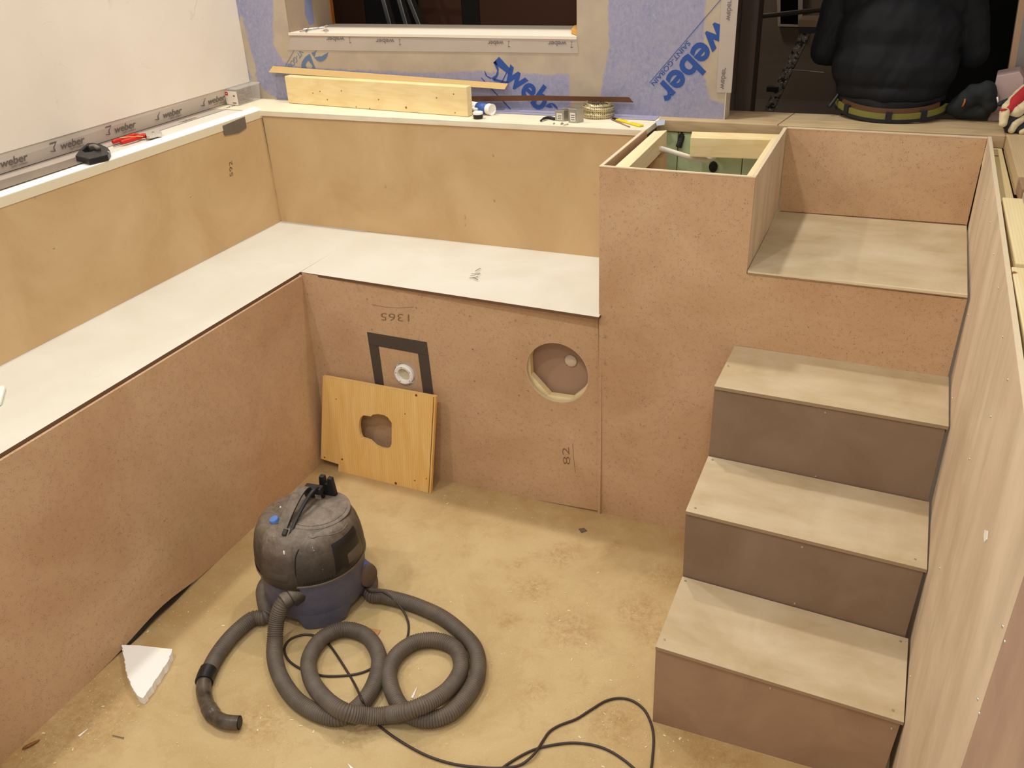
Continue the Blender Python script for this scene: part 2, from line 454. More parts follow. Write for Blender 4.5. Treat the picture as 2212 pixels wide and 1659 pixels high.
# left side: upper panel, seat, bench front ---------------------------
YL = -2.6
left_up = thing('pool_wall_panel', (FX, -1, 1.2), 'long tan board panel along the left side, under the white edge profile', 'wall panel')
MB().quad([(FX, .57, .95), (FX, YL, .945), (FX, YL, 1.478), (FX, .545, 1.49)], (-T, 0, 0)).build('board', M['upper'], left_up)
hw = MB(); write(hw, '592', U(503, 380, 0, FX), U(501, 347, 0, FX), V((0, -1, 0)), .017, V((.0012, 0, 0)), -.012)
hw.build('handwriting', M['pencil'], left_up, label='dark handwritten 592')
screws(left_up, [(U(*p, 0, FX), (1, 0, 0)) for p in [(76, 427), (116, 536), (411, 424), (590, 370), (594, 413)]])
back_up = thing('pool_wall_panel', (-1.3, .552, 1.2), 'wide tan board panel above the bench, below the ledge with the timber beam', 'wall panel')
MB().quad([(FX, .565, .95), (-.37, .55, .93), (-.39, .545, 1.488), (FX, .552, 1.490)], (0, T, 0)).build('board', M['upper'], back_up)
screws(back_up, [(U(*p, 1, .55), (0, -1, 0)) for p in [(573, 245), (763, 262), (943, 271), (1131, 288), (1251, 283), (1371, 288), (831, 403), (1003, 470), (1003, 486), (1065, 336), (1067, 434), (614, 471), (1285, 420)]])
bench = thing('corner_bench', (-1.77, -.2, 0), 'L-shaped built-in pool bench with pale seat boards along left and back', 'bench')
z9 = .94
MB().quad([(FX, .57, .948), (BX, .567, .944), (BX, .019, .941), (BX, YL, .941)][:0] or [(FX, YL, .941), (BX, YL, .941), (BX + .002, .567, .941), (FX, .567, .948)], (0, 0, -T)).build('seat_board', M['seat'], bench, side=M['edge'])
FR = V((-.397, -.028, .932)); FLc = V((BX, .019, .941))
MB().quad([FLc + V((.0035, -.012, 0)), FR + V((0, -.012, 0)), (-.39, .555, .940), (BX + .0035, .567, .943)], (0, 0, -T)).build('seat_board', M['seat'], bench, side=M['edge'])
E1 = MB(); E1.quad([(BX - .004, YL, .9288), (BX - .004, -.0, .9288), (BX - .004, 0, .921), (BX - .004, YL, .921)], (-.02, 0, 0)); E1.build('joint_gap', M['edge'], bench)
# left bench front, with its lower edge bowed away from the floor
fb = MB(); n = 60; vs = []
for i in range(n + 1):
    y = 0.018 - (0.018 - YL) * i / n
    bow = math.exp(-((y + 1.17) / .17) ** 2)
    for z in (0.0, .05, .12, .3, .6, .927):
        k = max(0, 1 - z / .35)
        zz = z + (.046 * bow * k if z < .06 else 0)
        vs.append(V((BX + .018 * bow * k, y + (0 if True else 0), zz)))
fs = []
for i in range(n):
    for k in range(5):
        a = i * 6 + k; fs.append((a, a + 6, a + 7, a + 1))
fb.add(vs, fs)
lf = fb.build('front_board', M['face'], bench)
sm = lf.modifiers.new('thick', 'SOLIDIFY'); sm.thickness = T; sm.offset = 1
sm.offset = -1
lm = MB()
for st in ([(88, 918), (92, 903)],):
    pen(lm, st, 0, BX, (.001, 0, 0))
screws(bench, [(U(*p, 0, BX), (1, 0, 0)) for p in [(327, 893), (192, 877), (414, 738), (90, 1053), (130, 1149), (164, 1226), (196, 1299), (222, 1357), (403, 1123), (427, 1192), (378, 1046), (243, 1404), (670, 650), (676, 672)]])
def fy(z): return -.028 + (.009 + .028) * (1 - z / .94)   # front plane at the right end
def face_pt(px, py):
    A = V((BX, .019, .94)); B = V((BX, -.045, 0)); C_ = V((-.40, .009, 0)); D = V((-.397, -.028, .932))
    P0 = (A + B + C_ + D) / 4 + V((0, .010, 0)); N = (D - A).cross(B - A).normalized()
    N = ((D - B).cross(A - C_)).normalized()
    return UP(px, py, P0, N), N
def ell(cx, cy, rx, ry, n=40, ph=0): return [(cx + rx * math.cos(2 * math.pi * i / n + ph), cy + ry * math.sin(2 * math.pi * i / n + ph)) for i in range(n)]
_, FN = face_pt(900, 800)
if FN.y > 0: FN = -FN
hole_px = []
hc = face_pt(1203, 806)[0]
ex = V((1, 0, 0)); ex = (ex - FN * ex.dot(FN)).normalized(); ez = ex.cross(-FN)
if ez.z < 0: ez = -ez
HR = .134
hole = [hc + ex * HR * math.cos(a) + ez * HR * math.sin(a) for a in [2 * math.pi * i / 48 for i in range(48)]]
fc = face_pt(874, 808)[0]
FRr = .052
fhole = [fc + ex * FRr * math.cos(a) + ez * FRr * math.sin(a) for a in [2 * math.pi * i / 32 for i in range(32)]]
outer = [face_pt(*p)[0] for p in [(652, 590), (697, 998), (1295.5, 1104), (1292.5, 685)]]
MB().prism([outer, hole, fhole], -FN * T).build('front_board', M['face'], bench)
screws(bench, [(face_pt(*p)[0], FN) for p in [(1188, 724), (1144, 742), (1113, 692), (1116, 774), (1015, 683), (1021, 754), (1025, 823), (1141, 844), (1121, 854), (1192, 886), (1244, 884), (1287, 722), (1288, 793), (1287, 869), (1287, 933), (1287, 1002), (1127, 929), (1207, 950), (1207, 1029), (1033, 892), (1015, 914), (1038, 958), (1044, 1026), (1288, 1072), (793, 646), (899, 665), (803, 711), (1248, 750), (665, 635), (689, 750)]], r=.0038)
M['pencil_soft'] = plain('faint_pencil', '85654a', .8)
def fwrite(txt, p, q, u, xh, lab):
    P, Q, U_ = face_pt(*p)[0], face_pt(*q)[0], face_pt(*u)[0]; m = MB()
    write(m, txt, P, Q, U_ - P, xh, FN * .0012, -.014); m.build('handwriting', M['pencil_soft'], bench, label=lab)
fwrite('1365', (884, 679), (823, 676), (884, 697), .026, 'faint upside-down pencilled 1365')
fwrite('82', (1232, 1003), (1229, 966), (1214, 1003), .024, 'faint sideways pencilled 82')
for st in ([(803, 657.5), (830, 663), (861, 665.5), (893, 663)], [(1237, 958), (1239, 988), (1243, 1021)]):
    m = MB(); m.tube([face_pt(*p)[0] + FN * .0006 for p in st], .0008, 5); m.build('pencil_line', M['pencil_soft'], bench)
# screws lying loose on the seat are separate things further below
# column box and top riser board -------------------------------------
box_t = thing('equipment_box', (-.13, .3, 0), 'tall open-topped board box between the bench and the stairs', 'box')
cT = 1.494
P_tl = V((-.404, -.024, 1.5)); P_tr = V((.130, -.024, 1.497))
loop = [P_tl, (-.404, .0, 0.0), (.10, .0, 0.0), (.106, .0, .30), (.110, .0, .879), (.129, -.003, 1.158), P_tr]
loop = [V(p) for p in loop]
for p in loop:
    if p.z < 1.4: p.y = -.024 * p.z / 1.5
MB().prism([loop], (0, T, 0)).build('front_board', M['face'], box_t)
MB().quad([(-.404 + 0, -.012, 0), (-.404, -.012, 1.499), (-.402, .55, 1.500), (-.402, .55, 0)], (T, 0, 0)).build('side_board', M['face'], box_t)
MB().quad([(.130, -.012, 1.16), (.130, -.012, 1.498), (.132, .712, 1.498), (.130, .712, 1.16)], (-T, 0, 0)).build('side_board', M['side'], box_t)
te = MB()
te.quad([(-.4042, -.026, 1.5005), (-.392, -.014, 1.5005), (-.390, .545, 1.5015), (-.4022, .545, 1.5015)], (0, 0, -.004))
te.quad([(-.404, -.026, 1.5006), (.131, -.026, 1.4985), (.131, -.0135, 1.4985), (-.404, -.0135, 1.5006)], (0, 0, -.004))
te.quad([(.118, -.012, 1.499), (.1315, -.012, 1.499), (.1335, .712, 1.499), (.120, .712, 1.499)], (0, 0, -.004))
te.build('top_edge', M['edgelight'], box_t)
N0 = V((0, -1, 0))
screws(box_t, [(U(*p, 1, -.020), N0) for p in [(1307, 424), (1593, 429), (1306, 727), (1306, 784), (1306, 1096)]])
# battens inside the box, seen from above
def batten(pts, z, h, mat, parent, bev=.002):
    MB().quad([U(*p, 2, z) for p in pts], (0, 0, -h)).build('batten', M[mat], parent, bevel=bev)
batten([(1326, 361), (1354, 365), (1441, 281), (1413, 283)], 1.485, .07, 'pine_y', box_t)
batten([(1610, 383), (1631, 385), (1689, 288), (1666, 300)], 1.492, .07, 'pine_y', box_t)
batten([(1492, 297), (1664, 302), (1688, 290), (1495, 284)], 1.485, .075, 'pine_x', box_t)
MB().box((-.362, .50, .9), (-.315, .60, 1.40)).build('batten', M['pine_z'], box_t)
MB().box((-.362, .05, .9), (-.32, .09, 1.42)).build('batten', M['pine_z'], box_t)
MB().quad([(-.36, .1, .9), (-.36, .5, .9), (-.36, .5, 1.40), (-.36, .1, 1.40)], (-.02, 0, 0)).build('inner_board', plain('brown_inner_board', '9c6a44'), box_t)
# a bolt in the cross batten
p = U(1580, 311, 1, .575); 
# stairs ---------------------------------------------------------------
st = thing('staircase', (.45, -.3, 0), 'board-clad pool staircase of four steps descending towards the camera on the right', 'staircase')
ru = [V((.110, 0, .879)), V((.815, 0, .866)), V((.822, 0, 1.150)), V((.129, 0, 1.158))]
for p in ru: p.y = -.024 * p.z / 1.5
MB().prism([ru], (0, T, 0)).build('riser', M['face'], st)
def tread(q, nm='tread', mat='tread'):
    MB().quad(q, (0, 0, -T)).build(nm, M[mat], st, side=M['treadedge'])
    a, b = V(q[0]), V(q[1])  # front edge
F1, F2, F3 = -.338, -.674, -1.011
g = .006
tread([U(1615, 585, 1, -.024), U(2090, 637, 1, -.024), (.835, .712, 1.162), (.132, .712, 1.160)], 'landing')
t1 = [U(1543, 834, 1, F1), U(2047, 921, 1, F1), V((.815, .0, .867)), V((.110, .0, .878))]
t2 = [U(1481, 1104, 1, F2), U(2000, 1230, 1, F2), U(2005, 1084, 1, F1), U(1530, 985, 1, F1)]
t3 = [U(1416, 1397, 1, F3), U(1950, 1560, 1, F3), U(1960, 1379, 1, F2), U(1474, 1245, 1, F2)]
for q in (t1, t2, t3): tread([q[0], q[1] + V((.003, 0, 0)), q[2] + V((.003, 0, 0)), q[3]])
r1 = [t1[0] + V((0, g, -T - .004)), t1[1] + V((-.004, g, -T - .004)), U(2004, 1084, 1, F1) + V((0, g, -.008)), U(1530, 986, 1, F1) + V((0, g, -.008))]
r2 = [t2[0] + V((0, g, -T - .003)), t2[1] + V((-.004, g, -T - .003)), U(1957, 1379, 1, F2) + V((-.003, g, -.008)), U(1474, 1246, 1, F2) + V((0, g, -.008))]
r3 = [t3[0] + V((0, g, -T - .003)), t3[1] + V((-.004, g, -T - .003)), V((.775, F3 + g, 0)), V((.099, F3 + g, 0))]
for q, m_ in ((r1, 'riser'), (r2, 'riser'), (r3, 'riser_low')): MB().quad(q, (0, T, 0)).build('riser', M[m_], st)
for q in (t1, t2, t3): MB().quad([q[0] + V((0, g + .009, -.004)), q[1] + V((0, g + .009, -.004)), q[1] + V((0, g + .009, -.03)), q[0] + V((0, g + .009, -.03))], (0, .02, 0)).build('joint_gap', M['edge'], st)
MB().quad([U(1615, 585.5, 1, -.026) + V((0, 0, 0)), U(2090, 637.5, 1, -.026), U(2090, 643, 1, -.026), U(1615, 589, 1, -.026)], (0, .01, 0)).build('nosing_strip', M['edgelight'], st)
# stepped side board under the treads
side = [V((.104, 0, 0)), V((.104, F3 + .012, 0)), V((.104, F3 + .012, t3[0].z - T)), V((.104, F2 + .012, t3[3].z - T)), V((.104, F2 + .012, t2[0].z - T)), V((.104, F1 + .012, t2[3].z - T)), V((.106, F1 + .012, t1[0].z - T)), V((.112, 0, .86))]
MB().prism([side], (T, 0, 0)).build('side_board', M['face'], st)
bk = MB().quad([(.133, .712, 1.160), (.835, .712, 1.164), (.841, .700, 1.499), (.133, .712, 1.499)], (0, T, 0)).build('back_board', M['face'], st)
MB().quad([(.133, .711, 1.499), (.843, .699, 1.4995), (.843, .712, 1.4995), (.133, .724, 1.499)], (0, 0, -.004)).build('top_edge', M['edgelight'], st)
MB().quad([(.14, .7105, 1.160), (.83, .7105, 1.1625), (.83, .7105, 1.167), (.14, .7105, 1.1625)], (0, .008, 0)).build('joint_gap', M['edge'], st)
screws(st, [(U(2064, 691, 1, -.019), N0), (U(1697, 381, 1, .712), N0), (U(2097, 395, 1, .704), N0)])
def onq(px, py, q):
    N = (q[1] - q[0]).cross(q[3] - q[0]).normalized()
    if N.z < 0 and abs(N.z) > .5: N = -N
    if abs(N.z) < .5 and N.y > 0: N = -N
    return UP(px, py, q[0], N), N
screws(st, [onq(*p, t1) for p in [(1573, 791), (2032, 867), (1778, 880)][:2]] + [onq(*p, t2) for p in [(1539, 994), (1502, 1098), (1991, 1091), (1977, 1209)]] + [onq(*p, t3) for p in [(1435, 1382), (1929, 1535), (1480, 1255), (1945, 1386)]])
screws(st, [onq(*p, r1) for p in [(1783, 891), (1762, 1029)]] + [onq(*p, r2) for p in [(1733, 1181), (1717, 1304)]] + [onq(*p, r3) for p in [(1664, 1487), (1926, 1574), (1648, 1635)]])
screws(st, [(U(*p, 2, 1.162), (0, 0, 1)) for p in [(2081, 554), (1662, 516)]])
# right wall -------------------------------------------------------------
def RX(y, z):
    a = (y + 2.6) / 3.31
    return (.765 + .068 * a) * (1 - z / 1.5) + (.80 + .0435 * a) * (z / 1.5)
def rwall(y0, y1, mat, label):
    m = MB(); N_ = 12
    top = []; bot = []
    for i in range(N_ + 1):
        y = y0 + (y1 - y0) * i / N_
        bot.append(V((RX(y, 0), y, 0))); top.append(V((RX(y, 1.5), y, 1.5)))
    vs = []; 
    for b, t in zip(bot, top): vs += [b, t, b + V((T, 0, 0)), t + V((T, 0, 0))]
    fs = []
    for i in range(N_):
        a = i * 4; c = a + 4
        fs += [(a, a + 1, c + 1, c), (a + 2, c + 2, c + 3, a + 3), (a + 1, a + 3, c + 3, c + 1), (a, c, c + 2, a + 2)]
    fs += [(0, 2, 3, 1), (N_ * 4, N_ * 4 + 1, N_ * 4 + 3, N_ * 4 + 2)]
    m.add(vs, fs)
    t_ = thing('pool_wall_panel', (RX(y0, 0), (y0 + y1) / 2, 0), label, 'wall panel')
    m.build('board', M[mat], t_)
    return t_
ra = rwall(-1.772, .712, 'side', 'long streaky beige board panel along the right of the stairs, with a white chip')
rb = rwall(-2.6, -1.775, 'side2', 'rosier beige board panel at the lower right corner of the photo')
MB().quad([(RX(.7, 1.5) + .0005, .712, 1.5012), (RX(.7, 1.5) + T, .712, 1.5012), (RX(-1.77, 1.5) + T, -1.77, 1.5012), (RX(-1.77, 1.5) + .0005, -1.77, 1.5012)], (0, 0, -.003)).build('top_edge', M['edgelight'], ra)
def onr(px, py):
    p = U(px, py, 0, .82)
    for _ in range(4): p = U(px, py, 0, RX(p.y, p.z))
    return p
NR = V((-1, 0, .01))
screws(ra, [(onr(*p), NR) for p in [(2129, 430), (2140, 480), (2147, 549), (2157, 622), (2092, 680), (2167, 727), (2178, 820), (2095, 991), (2031, 1227), (2167, 1353), (1967, 1461), (2113, 1510), (2058, 860), (2141, 900)]], r=.0034)
screws(rb, [(onr(*p), NR) for p in [(2171, 1386), (2116, 1541)]], r=.0034)
q = [onr(*p) for p in [(2128, 1145), (2134, 1147), (2133, 1165), (2127, 1172), (2126, 1158)]]
MB().prism([q], V((-.0012, 0, 0))).build('paint_chip', M['white'], ra)
# ledges -----------------------------------------------------------------
ll = MB().quad([(FX - .028, -2.6, 1.494), (FX - .028, .530, 1.497), (-2.59, .530, 1.497), (-2.56, -2.6, 1.494)], (0, 0, -.02)).build('ledge_board', M['seat'])
tag(ll, 'narrow pale ledge board along the marble wall, carrying the saw and pliers', 'ledge')
lb = MB().quad([(-2.60, .535, 1.4995), (-.392, .535, 1.5), (-.385, .80, 1.5), (-2.60, .80, 1.4995)], (0, 0, -.022)).build('ledge_board', M['ledge'])
tag(lb, 'pale wooden ledge board in front of the blue wall, carrying the timber beam', 'ledge')
ep = thing('edge_profile', (FX, -1, 1.49), 'white plastic edge profile capping the left pool panel', 'edge profile')
MB().quad([(FX + .003, -2.6, 1.4995), (FX + .003, .553, 1.5035), (FX - .075, .60, 1.5035), (FX - .075, -2.6, 1.4995)], (0, 0, -.004)).build('top_flange', M['trim'], ep, bevel=.001)
MB().quad([(FX + .0035, -2.6, 1.4955), (FX + .0035, .55, 1.4995), (FX + .0035, .55, 1.467), (FX + .0035, -2.6, 1.463)], (-.0035, 0, 0)).build('front_flange', plain('cream_profile_face', 'e0d3b4', .5, var=.04), ep)
dt = MB().prism([[U(*p, 0, FX + .0055) for p in [(481, 272), (529, 252), (533, 276), (517, 287), (486, 293)]]], (-.0015, 0, 0)).build('duct_tape', M['duct'])
tag(dt, 'short piece of grey duct tape over the white edge profile near the corner', 'tape')
# marble wall --------------------------------------------------------------
WL = -2.50
mw = struct(MB().quad([(WL, -2.8, 1.575), (WL, .80, 1.580), (WL, .80, 3.3), (WL, -2.8, 3.3)], (-.03, 0, 0)).build('wall_left', M['marble']))
sb = struct(MB().quad([(-2.525, -2.8, 1.48), (-2.56, .80, 1.48), (-2.53, .80, 1.60), (-2.52, -2.8, 1.60)], (-.05, 0, 0)).build('trim_1', plain('grey_render', 'a69887', .8)))
def tape_strip(q, off, label, name='sealing_tape', mat='tape'):
    t = thing(name, sum((V(p) for p in q), V()) / 4, label, 'sealing tape'); t_b = MB().quad(q, off).build('band', M[mat], t); return t_b
tl = tape_strip([(-2.513, -2.6, 1.499), (-2.540, .795, 1.502), (-2.506, .795, 1.580), (-2.503, -2.6, 1.575)], (-.002, 0, 0), 'grey printed sealing tape band along the foot of the marble wall', mat='tapewall')
tf = tape_strip([(-2.510, -2.6, 1.4965), (-2.44, -2.6, 1.4965), (-2.455, .60, 1.4995), (-2.54, .60, 1.4995)], (0, 0, -.001), 'grey sealing tape lying on the left ledge under the saw, with painted-on reflected words')
mb = MB(); mf = MB()
N1 = V((1, 0, 0)); yk = -2.0
def band_pt(y, h): return V((-2.513 - .027 * (y + 2.6) / 3.4 + .034 * h, y, 1.5 + .079 * h))
for px in (0, 130, 247, 352, 450):
    lo = U(px, 365 - px * .325, 0, -2.518)
    y = lo.y
    P = band_pt(y, .30); Q = band_pt(y + .125, .30)
    mb = MB(); mf = MB()
    write(mb, 'weber', P, Q, V((.3, 0, 1)), .024, V((.004, 0, 0)), .01)
    write(mb, 'SAINT-GOBAIN', band_pt(y + .05, .14), band_pt(y + .125, .14), V((.3, 0, 1)), .006, V((.004, 0, 0)), .0)
    mb.build('printed_or_reflected_word', M['ink'], tl); mb = MB(); arrow_mark(mb, band_pt(y - .055, .3), V((0, .05, 0)), V((.012, 0, .04)), V((.004, 0, 0)))
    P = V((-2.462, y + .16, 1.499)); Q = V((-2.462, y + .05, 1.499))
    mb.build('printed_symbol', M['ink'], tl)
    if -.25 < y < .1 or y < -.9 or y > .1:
        write(mf, 'weber', P, Q, V((-1, 0, 0)), .022, V((0, 0, .001)), .01); mf.build('printed_or_reflected_word', M['ink_reflected'], tf)  # faint inverted words painted as the reflection of the wall tape
# blue back wall with window opening ----------------------------------------
YB = .80
def W_(px, py): return U(px, py, 1, YB)
xl = -2.50; xr = W_(1567, 240).x
wx0 = W_(625, 70).x; wx1 = W_(1246, 80).x; wz = W_(900, 74).z
def front_grid():
    m = MB(); s = .0125
    xs = [xl]; 
    while xs[-1] < xr - s: xs.append(xs[-1] + s)
    xs.append(xr)
    xs = sorted(set(xs + [wx0, wx1]))
    zs = [1.50]
    while zs[-1] < 2.5: zs.append(zs[-1] + s)
    zs = sorted(set(zs + [wz]))
    idx = {}
    for j, z in enumerate(zs):
        for i, x in enumerate(xs):
            zz = z
            if j == 0:
                zz = 1.50 if x < -.38 else 1.478 + .008 * noise.noise(V((x * 9, 0, 0)))
            idx[i, j] = len(m.v); m.v.append(V((x, YB, zz)))
    for j in range(len(zs) - 1):
        for i in range(len(xs) - 1):
            cx = (xs[i] + xs[i + 1]) / 2; cz = (zs[j] + zs[j + 1]) / 2
            if wx0 < cx < wx1 and cz > wz: continue
            m.f.append((idx[i, j], idx[i + 1, j], idx[i + 1, j + 1], idx[i, j + 1]))
    return m
bw = struct(front_grid().build('wall_back', M['membrane']))
def inside(p, poly):
    x, y = p; c = False
    for i in range(len(poly)):
        x1, y1 = poly[i]; x2, y2 = poly[i - 1]
        if (y1 > y) != (y2 > y) and x < (x2 - x1) * (y - y1) / (y2 - y1) + x1: c = not c
    return c
def pdist(p, poly):
    P = V((p[0], p[1])); b = 9
    for i in range(len(poly)):
        A = V(poly[i]); B = V(poly[i - 1]); d = B - A; t = max(0, min(1, (P - A).dot(d) / max(d.length_squared, 1e-9)))
        b = min(b, (P - A - d * t).length)
    return b
zones = [[(582, -900), (640, -900), (640, 70), (1240, 80), (1240, -900), (1312, -900), (1314, 80), (1318, 100), (1307, 150), (1297, 205), (1294, 260), (1235, 262), (1230, 215), (1228, 160), (1180, 162), (1060, 155), (900, 158), (780, 152), (650, 146), (614, 135), (590, 95)],
         [(1548, -900), (1522, 50), (1516, 110), (1522, 180), (1535, 215), (1565, 225), (1640, 225), (1640, -900)],
         [(540, 170), (552, 160), (566, 190), (585, 205), (612, 222), (640, 245), (540, 245)], [(520, 30), (528, 50), (545, 120), (556, 150), (545, 180), (515, 60)]]
zones = [[(W_(*p).x, W_(*p).z) for p in z] for z in zones]
at = bw.data.attributes.new('mortar', 'FLOAT', 'POINT'); vals = []
for v in bw.data.vertices:
    p = (v.co.x, v.co.z); s = -1
    for z in zones:
        d = pdist(p, z); s = max(s, d if inside(p, z) else -d)
    vals.append(max(0, min(1, .5 + s / .05)))
at.data.foreach_set('value', vals)
# thickness behind the membrane: board, core, end studs
gwb = plain('grey_wall_board', 'b7a68f', .8)
for lo, hi in (((xl, YB + .002, 1.40), (wx0 - .001, 1.10, 2.5)), ((wx1 + .001, YB + .002, 1.502), (xr - .045, .90, 2.5)), ((wx0 - .001, YB + .002, 1.40), (wx1 + .001, 1.14, wz - .014)), ((xl, YB, 2.5), (1.6, 1.1, 3.3))):
    struct(MB().box(lo, hi).build('wall_back_core', gwb))
struct(MB().quad([W_(1566.5, 266), (xr + .004, .81, 1.48), (xr + .012, .81, 2.5), (xr + .012, YB - .001, 2.5)][:0] or [(xr - .001, YB - .003, 1.485), (xr - .001, YB + .012, 1.485), (xr + .004, YB + .012, 2.5), (xr + .004, YB - .003, 2.5)], (-.004, 0, 0)).build('trim_2', plain('raw_edge', 'cdbda6', .8)))
struct(MB().box((xr - .045, YB + .022, 1.488), (xr + .0, .895, 2.5)).build('trim_3', plain('pale_stud', 'd9c6a8', .7)))
# window reveals and sill
rv = MB(); rv.quad([(wx0, YB + .003, wz), (wx0 + .045, 1.10, wz), (wx0 + .045, 1.10, 2.5), (wx0, YB + .003, 2.5)], (-.0008, 0, 0))
rvo = struct(rv.build('window_1_reveal', plain('grey_mortar_reveal', 'a8927a', .8, var=.2, scale=10)))
rn = V((.99, -.14, 0))
rp = lambda px, py: UP(px, py, V((wx0, YB, wz)), V((.32, -.045, 0)).normalized()) + V((.0015, 0, 0))
MB().prism([[rp(*p) for p in [(656, -60), (684, -60), (688, 20), (684, 48), (668, 55), (658, 30)]]], (-.001, 0, 0)).build('blue_patch', plain('blue_membrane_patch', '7f83a4', .7, var=.25, scale=30), rvo)
a = rv
sl = struct(MB().quad([(wx0 - .004, YB - .004, wz), (wx1, YB - .004, wz), (wx1, 1.125, wz + .002), (wx0 + .02, 1.125, wz + .002)], (0, 0, -.012)).build('window_1_sill', M['sill']))
struct(MB().box((wx0 + .02, 1.10, wz - .02), (wx0 + .052, 1.125, 2.5)).build('window_1_frame', plain('orange_brown_frame', 'a5622c', .5)))
# tapes round the opening
def wpt(px, py, l=.002): return W_(px, py) + V((0, -l, 0))
ts = tape_strip([wpt(628, 80), wpt(1246, 84), wpt(1250, 115), wpt(622, 108)], (0, .0015, 0), 'grey printed sealing tape band running under the window sill')
for x0, x1, yy in ((705, 752, 84), (812, 860, 88), (1054, 1096, 92), (1184, 1232, 93)):
    mb = MB(); P = wpt(x1 - 8, yy - 4, .003); Q = wpt(x0, yy - 4, .003); write(mb, 'weber', P, Q, V((0, 0, -1)), .014, V((0, -.0005, 0)), .012)
    mb.build('printed_or_reflected_word', M['ink'], ts); mb = MB(); arrow_mark(mb, wpt(x1 + 6, yy - 4, .0035), V((-.014, 0, 0)), V((0, 0, -.026)), V((0, 0, 0)))
    mb.build('printed_symbol', M['ink'], ts)
tr = tape_strip([wpt(1548, 200, .004), wpt(1580, 200, .004), wpt(1600, -60, .004), wpt(1562, -60, .004)], (0, .002, 0), 'grey printed sealing tape wrapped down the free right end of the blue wall')
mb = MB()
write(mb, 'weber', wpt(1556, 192, .005), wpt(1561, 146, .005), V((-1, 0, -.1)) * -1, .016, V((0, -.0005, 0)), .01); mb.build('printed_or_reflected_word', M['ink'], tr); mb = MB()
write(mb, 'weber', wpt(1569, 44, .005), wpt(1573, 0, .005), V((1, 0, 0)), .016, V((0, -.0005, 0)), .01); mb.build('printed_or_reflected_word', M['ink'], tr)
fold = MB().quad([(-2.3, YB, 1.5022), (-.40, YB, 1.5022), (-.40, .715, 1.5022), (-1.15, .715, 1.5022)], (0, 0, -.001)).build('membrane_flap', M['membrane'])
tag(fold, 'blue membrane flap folded onto the wooden ledge at the foot of the wall', 'membrane')
a_ = fold.data.attributes.new('mortar', 'FLOAT', 'POINT')
pt = MB().prism([[U(*p, 2, 1.502) for p in [(1416, 262), (1437, 258), (1435, 270), (1419, 272)]]], (0, 0, .001)).build('blue_tape', plain('pale_blue_tape', 'a9b0b8', .6))
tag(pt, 'small pale blue tape scrap at the right end of the wooden ledge', 'tape')
# printed logos on the membrane, rotated lettering
mb = MB(); L = V((0, -.0012, 0))
P, Q = W_(1558, 36), W_(1414, 196)
D = (Q - P).normalized(); UPV = V((0, -1, 0)).cross(D) * -1
UPV = V((-D.z, 0, D.x))
up_ = UPV if UPV.x > 0 else -UPV
write(mb, 'weber', P, Q, up_, .076, L, .028)
P, Q = W_(1490, 92), W_(1411, 184)
write(mb, 'SAINT-GOBAIN', P - up_ * .013, Q - up_ * .013, up_, .0145, L, .005)
a, b = W_(1403, 178), W_(1562, -8); mb.quad([a + L, b + L, b + L + up_ * .0022, a + L + up_ * .0022], (0, .0005, 0))
# middle logo: wave mark plus "web" running down to the right
P, Q = W_(1084, 166), W_(1212, 282)
D = (Q - P).normalized(); u2 = V((-D.z, 0, D.x)); u2 = u2 if u2.z > 0 else -u2
vs_, fs_, x0_, x1_ = text_polys('weber', .028)
me_z = 1.503
m2 = MB(); write(m2, 'weber', P, Q, u2, .076, L, .028)
keep = MB()
for f in m2.f:
    if all(m2.v[i].z > me_z for i in f): keep.add([m2.v[i] for i in f], [tuple(range(len(f)))])
mb.add(keep.v, keep.f)
c3 = lambda x, y: W_(980 + x / 3.95, y / 3.95) + L
for poly in ([(338, 535), (388, 485), (500, 605), (478, 640)], [(340, 533), (365, 512), (385, 590), (380, 640), (350, 690), (330, 660), (362, 640), (372, 600)], [(268, 605), (285, 645), (325, 665), (318, 675), (275, 650), (262, 606)],
             [(315, 660), (470, 700), (440, 712), (345, 690)], [(230, 662), (240, 662), (525, 968), (515, 970)], [(462, 590), (470, 594), (412, 712), (404, 706)]):
    q = [c3(*p) for p in poly]; t_ = tessellate_polygon([q]); mb.add(q, [tuple(t) for t in t_])
c2 = lambda x, y: (500 + x / 3.95, y / 3.95)
mb.build('printed_logo', M['blue'], bw)
m3 = MB()
P, Q = W_(*c2(770, 340)), W_(*c2(400, 770)); D = (Q - P).normalized(); u3 = V((-D.z, 0, D.x)); u3 = u3 if u3.x > 0 else -u3
zt = W_(650, 107).z; m4 = MB(); write(m4, 'eber', P, Q, u3, .076, L, .028)
write(m4, 'SAINT-GOBAIN', W_(*c2(640, 360)), W_(*c2(430, 620)), u3, .018, L, .003)
for f in m4.f:
    if all(W_(650, 160).z < m4.v[i].z < zt for i in f): m3.add([m4.v[i] for i in f], [tuple(range(len(f)))])
a, b = W_(*c2(545, 405)), W_(*c2(455, 570)); m3.quad([a + L, b + L, b + L + V((.003, 0, 0)), a + L + V((.003, 0, 0))], (0, .0005, 0))
m3.build('printed_logo', M['blue_pale'], bw)
